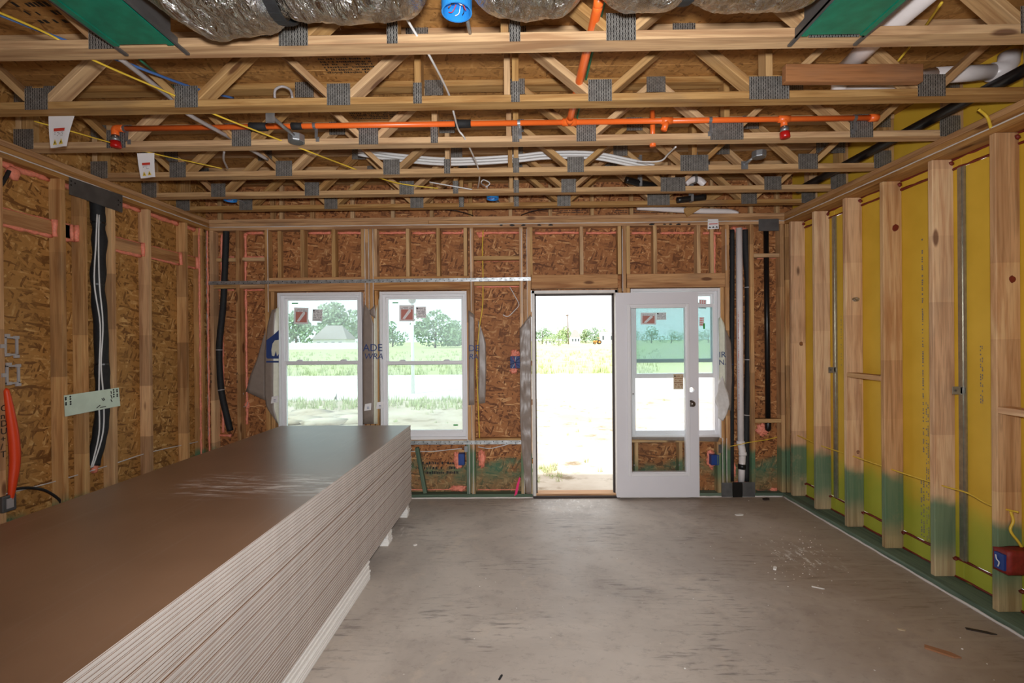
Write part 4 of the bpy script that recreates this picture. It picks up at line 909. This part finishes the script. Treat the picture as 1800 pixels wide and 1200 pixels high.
# nail plate and flashing on the back wall
def bplate(name, x0, x1, y0, y1, mt, label, cat, d=.004, t_=.002):
    a, b = P(x0, y1, Y=YB-d), P(x1, y0, Y=YB-d); return tag(bevel(MB().box(a.x, b.x, YB-d-t_, YB-d, a.z, b.z).build(name, mt), .0005), label, cat)
bplate('nail_plate', 1333.5, 1369, 384.5, 406, 'galvdark', 'square grey steel nail plate at the top right of the back wall', 'plate', .006)
bplate('nail_plate', 1268.5, 1287, 848, 873, 'galvdark', 'grey steel foot plate left of the black flashing', 'plate', .02); bplate('nail_plate', 1305.5, 1327, 847, 873, 'galvdark', 'grey steel foot plate right of the black flashing', 'plate', .02)
bplate('flashing_strip', 1287.5, 1305, 847, 873.5, 'black', 'black flashing strip at the foot of the white standpipe', 'flashing', .022)
bplate('nail_plate', 1263, 1268.5, 781, 796, 'galvdark', 'small grey plate above the right outlet box', 'plate'); bplate('nail_plate', 816.5, 822, 784, 794, 'galv', 'small grey plate above the middle outlet box', 'plate')
def strap(pa, pb, w, label, Y=YB-.006):
    a, b = P(*pa, Y=Y), P(*pb, Y=Y); o = board('strap', a, b, w, .0016, 'strap', None, hint=(0, 0, 1), bev=0.); return tag(o, label, 'metal strap')
strap((362, 497.5), (933, 490), .036, 'long punched steel strap crossing above the windows'); strap((716, 778), (919, 777), .04, 'lower punched steel strap under the middle window')
# electrical boxes
def outlet(x0, x1, y0, y1, label, Y, wires=False, mt='navy'):
    a, b = P(x0, y1, Y=Y), P(x1, y0, Y=Y); t = tag(empty('outlet_box', (a+b)/2), label, 'electrical box', 'outlet boxes'); w, h = (b.x-a.x)/2, (b.z-a.z)/2
    bevel(MB().box(-w, w, .0, .06, -h, h).build('shell', mt, t), .002); bevel(bars(MB(), -w, w, -h, h, .006, -.012, .0).build('rim', mt, t), .001)
    if wires:
        for k in range(9):
            a_ = k*.7; tubeobj('wire', [(0, 0, 0), (.02*math.cos(a_), -.02, .03*math.sin(a_)), (.06*math.cos(a_), -.03, .065*math.sin(a_))], .0025, ('inkblue', 'ink', 'pex', 'inkred')[k % 4], t, 5)
    return t
outlet(806, 816.5, 797, 817, 'navy outlet box low on the wall right of the board stack', YB+.01); outlet(897, 914, 626, 647, 'blue switch box with loose wires left of the door', YB+.01, True, 'inkblue')
outlet(1250, 1263, 799, 817, 'navy outlet box right of the open door', YB+.01)
ys_ = ysr[5]-S/2; q = P(1768, 979, Y=ys_); t = tag(empty('outlet_box', (q.x, ys_, q.z)), 'outlet box smeared with red fire putty on the right wall stud', 'electrical box', 'outlet boxes')
mb = MB(); bm = bmesh.new(); bmesh.ops.create_cube(bm, size=1); bmesh.ops.subdivide_edges(bm, edges=bm.edges[:], cuts=4, use_grid_fill=True)
for v in bm.verts:
    k = .008*noise.noise(v.co*5); v.co = Vector((v.co.x*.14, v.co.y*.085-.04, v.co.z*.125))*(1+k*8)+Vector((k, 0, k))
bm.verts.index_update(); mb.add([v.co for v in bm.verts], [[v.index for v in f.verts] for f in bm.faces]); bm.free(); mb.build('putty_jacket', 'red', t, True)
bevel(MB().box(-.085, -.068, -.072, -.018, -.045, .045).build('box_face', 'navy', t), .002); tubeobj('wire', [(-.087, -.03, .03), (-.092, -.04, .01), (-.088, -.05, -.005), (-.09, -.045, -.03)], .003, 'pex', t)
cb = [P(1776, 898, Y=ys_), P(1781, 915, Y=ys_-.01), P(1776, 932, Y=ys_-.012), P(1790, 952, Y=ys_-.02), P(1796, 962, Y=ys_-.02)]
thing_tube('cable', cb, .007, 'yellow', 'yellow cable entering the red putty box on the right wall', 'cable')
thing_tube('cable', [P(a, b, X=XR+.05) for a, b in ((1380, 762), (1401, 765), (1443, 783), (1501, 802), (1571, 826), (1655, 853), (1700, 866), (1740, 887), (1790, 900))], .005, 'yellow', 'yellow cable threaded low through the right wall studs', 'cable')
thing_tube('cable', [P(a, b, Y=YB-.004) for a, b in ((1284, 784), (1300, 781), (1318, 777), (1345, 773), (1366, 768))], .004, 'yellow', 'yellow cable crossing in front of the white standpipe', 'cable')
thing_tube('cable', [P(a, b, Y=YB+.05) for a, b in ((849, 405), (848, 440), (849, 490), (848, 540), (842, 580), (838, 640), (840, 700), (843, 770))], .006, 'yellow', 'yellow cable hanging down the bay left of the switch box', 'cable')
thing_tube('cable', [P(a, b, Y=YB+.06) for a, b in ((896, 504), (905, 520), (912, 535), (905, 545), (893, 556), (884, 553))], .004, 'pex', 'loose white wire curling on the strand board left of the door', 'cable')
thing_tube('cable', [P(a, b, Y=YB+.05) for a, b in ((722, 793), (760, 793), (790, 790), (812, 788))], .004, 'pex', 'white wire under the middle window', 'cable')
thing_tube('cable', [P(a, b, Y=YB+.05) for a, b in ((840, 785), (860, 788), (880, 784), (895, 780))], .004, 'pex', 'white wire under the lower strap left of the door', 'cable')
thing_tube('cable', [P(a, b, Y=YB+.05) for a, b in ((428, 690), (424, 712), (432, 714), (436, 706))], .003, 'greytube', 'thin grey wire curling by the pink foam left of the windows', 'cable')
thing_tube('cable', [P(a, b, X=XL-.06) for a, b in ((8, 868), (100, 845), (200, 815), (262, 795), (330, 780), (352, 775))], .004, 'pex', 'thin white wire strung low along the left wall', 'cable')
thing_tube('cable', [P(a, b, X=XL-.03) for a, b in ((22, 860), (50, 857), (80, 862), (104, 878), (108, 890))], .009, 'ink', 'black cable looping low on the left wall', 'cable')
thing_tube('cable', [P(a, b, X=XL-.04) for a, b in ((16, 300), (10, 312), (2, 325), (-12, 345))], .011, 'ink', 'black cable end poking from the pink foam at upper left', 'cable')
o = tubeobj('conduit_sleeve', [P(a, b, X=XL+.01) for a, b in ((11, 682), (17, 720), (24, 770), (26, 810), (22, 850), (19, 878))], [.004]+[.012+.016*math.sin(PI*i/30) for i in range(1, 31)], 'orange2'); tag(o, 'flat orange conduit sleeve bowed against the leftmost stud', 'conduit')
for k, (px, py, lb) in enumerate(((20, 608, 'upper grey low-voltage bracket on the leftmost stud'), (23, 658, 'lower grey low-voltage bracket on the leftmost stud'))):
    q = P(px, py, X=XL-.002); t = tag(empty('mounting_bracket', q), lb, 'bracket', 'low-voltage brackets'); mb = MB(); w, h = .04, .06
    for a, b, c_, d_ in ((-w, -w+.012, -h, h), (w-.012, w, -h, h), (-w, w, -h, -h+.012), (-w, w, h-.012, h)): mb.box(-.008, .004, a, b, c_, d_)
    for a, c_ in ((-w, -h), (w-.025, h-.012), (-w, h), (w-.025, -h-.012)): mb.box(-.006, .006, a, a+.03, c_-.004, c_+.016)
    bevel(mb.build('bracket_frame', 'greytube', t), .002); MB().box(-.003, .012, -w-.03, -w, -.012, .012).build('screw_ear', 'greytube', t)
q = P(14, 884, X=XL+.006); t = tag(empty('cable_box', q), 'small grey cable box at the foot of the orange sleeve', 'electrical box'); bevel(MB().box(-.03, .012, -.04, .04, -.05, .05).build('shell', 'galvdark', t), .004); MB().box(.012, .016, -.02, .02, -.03, .03).build('cover', 'greytube', t)
st = LS[round(yl_all[6], 2)]     # lettering on the leftmost stud
for k, ch in enumerate('COnDU+/T'):
    q = P(7, 703+k*13.5, X=XL+.0015); text('handwriting', ch, (0, 0, 0), .055, 'ink', st).matrix_local = st.matrix_local.inverted() @ (Matrix.Translation(q-Vector((0, .02, .02))) @ Matrix(((0, 0, 1), (1, 0, 0), (0, 1, 0))).to_4x4())
for px, y, tx in ((371, 655, 'A/B'), (417, 655, 'A/B')):
    for k, ch in enumerate(tx): 
        q = P(px-2, y+k*7+4, Y=YB-.002); text('handwriting', ch, q, .04, 'ink', wb)
# clips and foil scrap on the right wall
for px, py, y in ((1462, 650, 4.31), (1682, 686, 3.09)):
    q = P(px, py, X=XR+.09); t = tag(empty('steel_clip', q), ('far' if px < 1500 else 'near')+' bright steel clip joining a stud to the steel channel', 'clip', 'steel clips on the right wall')
    MB().box(-.03, .03, -.004, -.001, -.025, .025).box(.02, .05, -.004, .03, -.02, .02).build('clip_plate', 'galv', t); MB().tube([(-.012, -.004, 0), (-.012, -.008, 0)], .007, 8).build('screw_head', 'galvdark', t)
mb = MB(); blob(mb, P(1505, 526, Y=ysr[2]-S/2-.008), .03, 3, (1.2, .3, .7)); tag(mb.build('foil_scrap', 'foil'), 'crumpled foil scrap stuck to a right wall stud', 'scrap')
# ================================================================== HOUSE WRAP FLAPS
def sheet(name, L, R, Y, mt, label, amp=.006, nc=6, ns=14, dy=None, parent=None, split=None):
    def samp(pts, v):
        f = v*(len(pts)-1); i = min(int(f), len(pts)-2); t_ = f-i; return (pts[i][0]*(1-t_)+pts[i+1][0]*t_, pts[i][1]*(1-t_)+pts[i+1][1]*t_)
    vs = []
    for i in range(ns+1):
        v = i/ns; l, r = samp(L, v), samp(R, v)
        for j in range(nc+1):
            u = j/nc; y = Y+(dy(u, v) if dy else 0); q = P(l[0]*(1-u)+r[0]*u, l[1]*(1-u)+r[1]*u, Y=y); q.y += amp*(noise.noise(q*9)+.6*noise.noise(Vector((q.x*30, 0, q.z*12)))); vs.append(q)
    fs = [(i*(nc+1)+j, i*(nc+1)+j+1, (i+1)*(nc+1)+j+1, (i+1)*(nc+1)+j) for i in range(ns) for j in range(nc)]
    mb = MB().add(vs, fs)
    if split: mb.mi = [1 if (k % nc)/nc >= split else 0 for k in range(len(fs))]
    o = mb.build(name, mt, parent, True); m = o.modifiers.new('thick', 'SOLIDIFY'); m.thickness = .0012
    return tag(o, label, 'house wrap') if parent is None else o
G_ = 'grey plastic house wrap flap '
hw1 = sheet('house_wrap', [(478, 545), (470, 570), (465, 620), (465, 690), (468, 715), (486, 742)], [(490, 540), (490, 570), (490, 620), (490, 690), (490, 720), (490, 746)], YB+.015, ('wrapback', 'wrapfront'), 'house wrap with blue bear emblem along the left window edge', .004, 8, 18, lambda u, v: -.018+.05*max(0, u-.5), split=.6)
sheet('house_wrap', [(466, 582), (452, 630), (440, 660), (432, 688)], [(468, 575), (468, 630), (468, 660), (468, 704)], YB+.004, 'wrapback', G_+'torn wide left of the windows', .006)
hw2 = sheet('house_wrap', [(640, 533), (638, 560), (638, 640), (638, 745)], [(650, 546), (657, 570), (657, 640), (657, 745)], YB-.012, 'wrapback', G_+'between the two left windows with blue lettering', .003, 5, 18)
sheet('house_wrap', [(657, 560), (657, 640), (657, 700), (657, 745)], [(667, 520), (668, 600), (668, 700), (668, 745)], YB-.004, 'wrapfront', 'cream house wrap fold along the middle window', .002, 3, 14, lambda u, v: .05*u)
sheet('house_wrap', [(650, 545), (650, 552)], [(660, 535), (660, 560)], YB-.012, 'wrapback', G_+'tip above the blue lettering', .002, 3, 4)
hw3 = sheet('house_wrap', [(823.5, 545), (823.5, 600), (823.5, 660), (823.5, 712)], [(834, 553), (834, 600), (834, 660), (834, 711)], YB-.01, 'wrapback', G_+'right of the middle window with blue letters', .004, 4, 16)
sheet('house_wrap', [(840, 562), (841, 610), (841, 660), (840, 710)], [(842, 565), (854, 600), (855, 650), (853, 708)], YB+.05, 'wrapback', G_+'on the strand board right of the middle window', .006, 5, 14)
sheet('house_wrap', [(913.5, 577), (914, 650), (914, 730), (917, 790), (925, 868)], [(933, 552), (934, 650), (934, 730), (934, 790), (934, 868)], YB-.016, 'wrapback', 'long wrinkled grey house wrap along the left door jamb', .014, 10, 60)
hw5 = sheet('house_wrap', [(1263, 560), (1264, 600), (1264, 650), (1264, 690)], [(1266, 556), (1274, 570), (1275, 650), (1275, 690)], YB-.004, 'wrapfront', 'cream house wrap strip with blue letters right of the last window', .003, 4, 14, lambda u, v: .03*(1-u))
sheet('house_wrap', [(1274, 575), (1275, 620), (1275, 670), (1272, 715)], [(1275, 578), (1285, 600), (1287, 660), (1285, 722)], YB-.012, 'wrapback', G_+'right of the last window', .006, 5, 14)
sheet('house_wrap', [(1264, 668), (1257, 705), (1262, 716), (1263, 735)], [(1270, 660), (1280, 690), (1284, 712), (1271, 740)], YB-.03, 'wrapclear', 'crumpled white plastic film hanging right of the open door', .02, 7, 14)
sheet('house_wrap', [(1109, 768), (1109, 772)], [(1265, 768), (1262, 776)], YB-.01, 'wrapback', G_+'sagging under the last window', .004, 12, 4)
for px, py, k in ((476, 703, 'left of the left window'), (640, 716, 'on the wrap between the left windows'), (661, 713, 'at the edge of the middle window')):
    q = P(px, py, Y=YB-.03); t = tag(empty('tape_tab', q), 'white paper tape tab '+k, 'tape', 'white tape tabs'); MB().prism([(0, 0, -.035), (.07, 0, -.025), (.075, 0, .045), (.01, 0, .035)], (0, .001, 0)).build('tab', 'paper', t)
    printing('print_marking', (.03, -.001, 0), (1, 0, 0), (0, 0, 1), (0, -1, 0), .02, 2, .014, 'inkblue', t, .9)
def wtext(s_, px, py, sz, par, Y, sh=0.):
    q = P(px, py, Y=Y); return text('lettering', s_, q, sz, 'inkblue', par, shear=sh)
wtext('ADE', 638, 617, .105, hw2, YB-.018); wtext('WRA', 639.5, 631, .085, hw2, YB-.018, .2); wtext('DE', 823.5, 617, .09, hw3, YB-.017); wtext('RA', 824, 631, .075, hw3, YB-.017, .2)
wtext('IRI', 1263.5, 628, .085, hw5, YB-.012); wtext('NAL', 1263.5, 641, .075, hw5, YB-.012)
def wpoly(pts, Y, mt, par, nm, d=.001): return MB().prism([P(a, b, Y=Y) for a, b in pts], (0, d, 0)).build(nm, mt, par)
ye = YB-.012
wpoly([(468, 598), (480, 589), (480, 630), (470, 630), (468, 627)], ye, 'inkblue', hw1, 'emblem'); wpoly([(480, 589), (490, 580), (490, 630), (480, 630)], ye-.002, 'inkblue', hw1, 'emblem')
wpoly([(478, 625), (477, 615), (479, 604), (483, 598), (490, 597), (490, 622), (487, 626), (485, 616), (482, 626)], ye-.004, 'wrapfront', hw1, 'emblem_bear')
wpoly([(477, 700-66), (490, 634), (490, 637), (468, 637), (468, 634)], ye-.004, 'inkblue', hw1, 'emblem_lettering')
q = P(906, 872, Y=YB-.016); wpoly([(904, 872), (909, 868), (915, 840), (913, 838), (908, 852)], YB-.003, 'pink', wb, 'paint_mark')
# ================================================================== BITS ON THE FLOOR
cr_ = MB()
for i in range(170):
    x, y = random.uniform(-.6, XR-.1), random.uniform(1.6, YB-.1)
    if i < 80: q = P(random.gauss(1405, 45), random.gauss(975, 25), Z=0); x, y = q.x, q.y
    if x < XR-.1: blob(cr_, (x, y, .002), random.uniform(.002, .006), i, (1, 1, .5), 1)
tag(cr_.build('plaster_crumbs', 'crumb'), 'scattered white plaster crumbs on the concrete floor', 'debris', kind='stuff')
def chip(px, py, w, l, rz, mt, label, h=.008):
    q = P(px, py, Z=0); o = MB().prism([(-l/2, -w/2, 0), (l*.3, -w*.6, 0), (l/2, 0, 0), (l*.2, w/2, 0), (-l/2, w*.4, 0)], (0, 0, h)).build('floor_scrap', mt); o.location = (q.x, q.y, .0005); o.rotation_euler.z = rz; tag(o, label, 'debris', 'scraps on the floor')
chip(1657, 1147, .035, .14, -.7, 'brownwood', 'brown wood splinter on the floor near the right wall'); chip(1438, 1033, .012, .07, -.5, 'crumb', 'thin white curl of paper on the floor', .003); chip(1362, 999, .02, .05, 1, 'crumb', 'white plaster chip beside the dust patch'); chip(1585, 1107, .014, .04, -.3, 'tan', 'small tan chip on the floor near the right wall', .004)
chip(1300, 905, .03, .08, .2, 'crumb', 'white plaster chip near the foot of the door', .006); chip(730, 958, .02, .03, .8, 'crumb', 'white crumb of board beside the stack supports', .006); chip(1725, 1110, .02, .13, -.45, 'dark', 'dark scrap of sealant on the floor near the right wall', .004); chip(1347, 878, .03, .07, .3, 'dark', 'dark scrap by the back wall foot', .015); chip(880, 1190, .01, .04, 1.2, 'ink', 'small black wire offcut on the floor', .003)
# ================================================================== OUTSIDE
GZ = -.25
def gplane(name, y0, y1, mt, label, w=400., z=GZ, x0=None):
    n = 24; mb = MB(); vs = []
    ww = lambda y: w
    for i in range(n+1):
        for j in range(3): vs.append(((j-1)*w, y0+(y1-y0)*(i/n)**2, z))
    mb.add(vs, [(i*3+j, i*3+j+1, (i+1)*3+j+1, (i+1)*3+j) for i in range(n) for j in range(2)]); o = mb.build(name, mt); return tag(o, label, kind='structure')
gplane('ground_yard', YB+.1, 15, 'dirt', 'pale bare dirt yard outside the door'); gplane('ground_road', 15, 26, 'road', 'pale bright road beyond the yard'); gplane('ground_field', 26, 900, 'field', 'wide grass field beyond the road', 700)
gr = MB()
def tuft(x, y, h, n):
    for k in range(n):
        a = random.random()*6.3; dx, dy = math.cos(a), math.sin(a); w = h*.06; l = random.uniform(.1, .5)*h; bx_, by_ = x+random.gauss(0, h*.3), y+random.gauss(0, h*.3)
        gr.add([(bx_-dy*w, by_+dx*w, GZ), (bx_+dy*w, by_-dx*w, GZ), (bx_+dx*l, by_+dy*l, GZ+h*random.uniform(.6, 1))], [(0, 1, 2)])
for i in range(900): y = 26+60*random.random()**2; tuft(random.uniform(-.62, .3)*y, y, random.uniform(.2, .5), 8)
for i in range(150): tuft(random.uniform(-9, 4.5), random.uniform(6.5, 14.5), random.uniform(.04, .12), 10)
for i in range(26): tuft(random.gauss(.43, .1), random.gauss(6.7, .25), random.uniform(.04, .1), 10)
for i in range(300): y = random.uniform(12.8, 15); tuft(random.uniform(-.55, -.05)*y, y, random.uniform(.1, .25), 8)
tag(gr.build('grass', 'grass'), 'tufts of green grass outside', 'grass', kind='stuff')
mb = MB()
for i in range(14):
    a = i*2.4; blob(mb, (-4.6+1.3*math.cos(a)*random.random(), 11.3+.7*math.sin(a), GZ+.05), random.uniform(.25, .6), i, (1.5, 1, .3), 1)
tag(mb.build('dirt_mound', 'dirt', smooth=True), 'low mound of rough dirt outside the left window', 'mound')
def tree(px, pybase, pytop, Y, wpx, label, mt='leafdark', n=900, trunk=True, group='trees beyond the field'):
    c = P(px, 600, Y=Y); zt = P(px, pytop, Y=Y).z; h = zt-GZ; w = wpx*1.35*Y/F/2; t = tag(empty('tree', (c.x, Y, GZ)), label, 'tree', group); mb = MB(); rng = random.Random(px*7+1)
    bl = [(rng.uniform(-.6, .6)*w, rng.uniform(-.5, .5)*w, h*rng.uniform(.2, .72), rng.uniform(.3, .5)*min(w, h*.6)) for _ in range(9)]+[(0, 0, h*.78, min(w, h)*.3), (0, 0, h*.45, w*.55)]
    ls = max(.12, h*.035)
    for i in range(n):
        b = bl[i % len(bl)]; d = Vector((rng.gauss(0, 1), rng.gauss(0, 1), rng.gauss(0, 1))).normalized(); q = Vector(b[:3])+d*b[3]*rng.uniform(.75, 1.05); q.z = min(max(q.z, h*.06), h)
        u = Vector((rng.gauss(0, 1), rng.gauss(0, 1), rng.gauss(0, 1))).normalized(); v = u.orthogonal().normalized()
        mb.add([q-u*ls, q+v*ls, q+u*ls, q-v*ls], [(0, 1, 2, 3)])
    mb.build('crown', mt, t); MB().tube([(0, 0, 0), (.02*h, 0, h*.4), (0, 0, h*.7)], [h*.03, h*.024, h*.01], 7).build('trunk', 'bark', t, True); return t
tree(953, 602, 574, 230, 34, 'dark round tree at the left edge of the door view'); tree(995, 602, 571, 240, 30, 'tall loose tree behind the utility pole', 'leaflight'); tree(982, 605, 584, 150, 30, 'bright bush in front of the utility pole', 'leaflight', 700)
tree(1030, 602, 576, 240, 24, 'green tree right of the little house', 'leaflight'); tree(1046, 602, 574, 235, 26, 'dark green tree behind the tractor'); tree(1064, 602, 577, 250, 24, 'green tree beside the white shed', 'leaflight'); tree(972, 602, 582, 245, 20, 'small tree behind the low carport', 'leafdark', 500)
tree(590, 600, 530, 150, 80, 'large tree behind the grey roof seen through the left window', 'leafdark', 1400); tree(520, 600, 545, 168, 62, 'tree at the left edge of the left window', 'leafdark', 1200); tree(640, 600, 552, 178, 50, 'dark tree at the right edge of the left window', 'leafdark', 900); tree(765, 600, 545, 130, 80, 'large dark tree seen through the middle window', 'leafdark', 1600); tree(690, 600, 562, 160, 40, 'tree at the left of the middle window', 'leafdark', 700); tree(800, 600, 560, 160, 40, 'lower tree at the right of the middle window', 'leafdark', 800)
for k, (px, pt_) in enumerate(((1110, 578), (1145, 574), (1180, 580), (1215, 576), (1245, 578))): tree(px, 600, pt_, 200+16*(k%2), 44, ('far left', 'second', 'middle', 'fourth', 'rightmost')[k]+' tree of the row seen through the glass door', 'leafdark', 700)
tree(960, 604, 590, 185, 20, 'low bush at the left in the field beyond the road', 'leaflight', 500); tree(1012, 602, 580, 262, 26, 'tree rising behind the small white house', 'leafdark', 600); tree(1056, 602, 582, 262, 26, 'round tree behind the white shed', 'leaflight', 600)
def house(px, Y, wpx, zw, zr, label, mats=('housewhite', 'roofgrey'), hip=.3, nwin=3):
    c = P(px, 600, Y=Y); w = wpx*Y/F/2; d = w*.8; t = tag(empty('house', (c.x, Y, GZ)), label, 'house', 'far houses')
    MB().box(-w*.92, w*.92, -d*.9, d*.9, 0, zw).build('wall', mats[0], t)
    MB().add([(-w, -d, zw), (w, -d, zw), (w, d, zw), (-w, d, zw), (-w*hip, 0, zr), (w*hip, 0, zr)], [(0, 1, 5, 4), (1, 2, 5), (2, 3, 4, 5), (3, 0, 4), (0, 1, 2, 3)]).build('roof', mats[1], t)
    for i in range(nwin):
        x = (-.6+1.2*i/max(1, nwin-1))*w; wd = MB().box(x-.07*w-.3, x+.07*w+.3, -d*.9-.1, -d*.9, zw*.3, zw*.78).build('window', 'white', t); MB().box(x-.05*w-.2, x+.05*w+.2, -d*.9-.13, -d*.9-.1, zw*.36, zw*.72).build('pane', 'houseglass', wd)
    return t
house(1011, 215, 17, 3.2, 6.5, 'small white house with grey hip roof beyond the field'); house(1066, 205, 24, 4.8, 5.2, 'white flat shed at the right of the door view', ('housewhite', 'housewhite'), .9, 2); house(966, 205, 22, 1.9, 2.3, 'low white carport left of the pole', ('housewhite', 'housewhite'), .9, 3)
house(588, 130, 62, 2.6, 6.4, 'house with large grey roof seen through the left window', hip=.45, nwin=4); house(660, 140, 30, 2.6, 4.6, 'pale house left of the middle window', nwin=3)
tag(MB().box(*(lambda a, b: (a.x, b.x, 120, 120.3))(P(480, 600, Y=120), P(650, 600, Y=120)), GZ, GZ+1.7).build('garden_wall', 'housewhite'), 'long white garden wall beyond the field', 'wall')
t = tag(empty('utility_pole', (P(999, 604, Y=200).x, 200, GZ)), 'tall wooden utility pole in the field', 'pole'); h = P(997, 553, Y=200).z-GZ; MB().tube([(0, 0, 0), (-.25, 0, h)], [.28, .2], 10).build('pole', 'polewood', t, True); MB().tube([(-.9, 0, h-.3), (.2, 0, h-.2)], .25, 8).build('lamp_arm', 'polewood', t, True)
t = tag(empty('lamp_post', (P(726, 690, Y=16.8).x, 16.8, GZ)), 'slim white lamp post standing by the road', 'lamp'); h = P(726, 533, Y=16.8).z-GZ; MB().tube([(0, 0, 0), (0, 0, h)], [.06, .05], 12).build('pole', 'polewhite', t, True); MB().tube([(0, 0, h), (0, 0, h+.05), (0, 0, h+.2), (0, 0, h+.24)], [.06, .12, .14, .03], 12).build('lamp_head', 'roofgrey', t, True)
t = tag(empty('tractor', (P(1050, 602, Y=190).x, 190, GZ)), 'small orange tractor parked beside the shed', 'tractor'); bevel(MB().box(-1.6, .6, -.5, .5, .7, 1.5).box(.3, 1.2, -.6, .6, .8, 1.2).build('body', 'tractor', t), .05)
for x, r in ((.7, .85), (-1.1, .5)):
    for y_ in (-.8, .8): wh = MB().tube([(x, y_-.18, r), (x, y_+.18, r)], r, 20).build('wheel', 'ink', t); MB().tube([(x, y_-.2, r), (x, y_+.2, r)], r*.5, 12).build('hub', 'tractor', wh)
MB().tube([(.6, 0, 1.4), (1.0, 0, 2.6)], .08, 6).box(-.1, 1.2, -.6, .6, 2.5, 2.6).build('canopy', 'tractor', t)
t = tag(empty('marker_flag', (P(592, 700, Y=14).x, 14, GZ)), 'small dark marker flag on a stake outside the left window', 'flag'); MB().tube([(0, 0, 0), (0, 0, .28)], .008, 6).build('stake', 'greytube', t); MB().prism([(0, 0, .14), (-.07, 0, .16), (0, 0, .34)], (0, .004, 0)).build('pennant', 'ink', t)
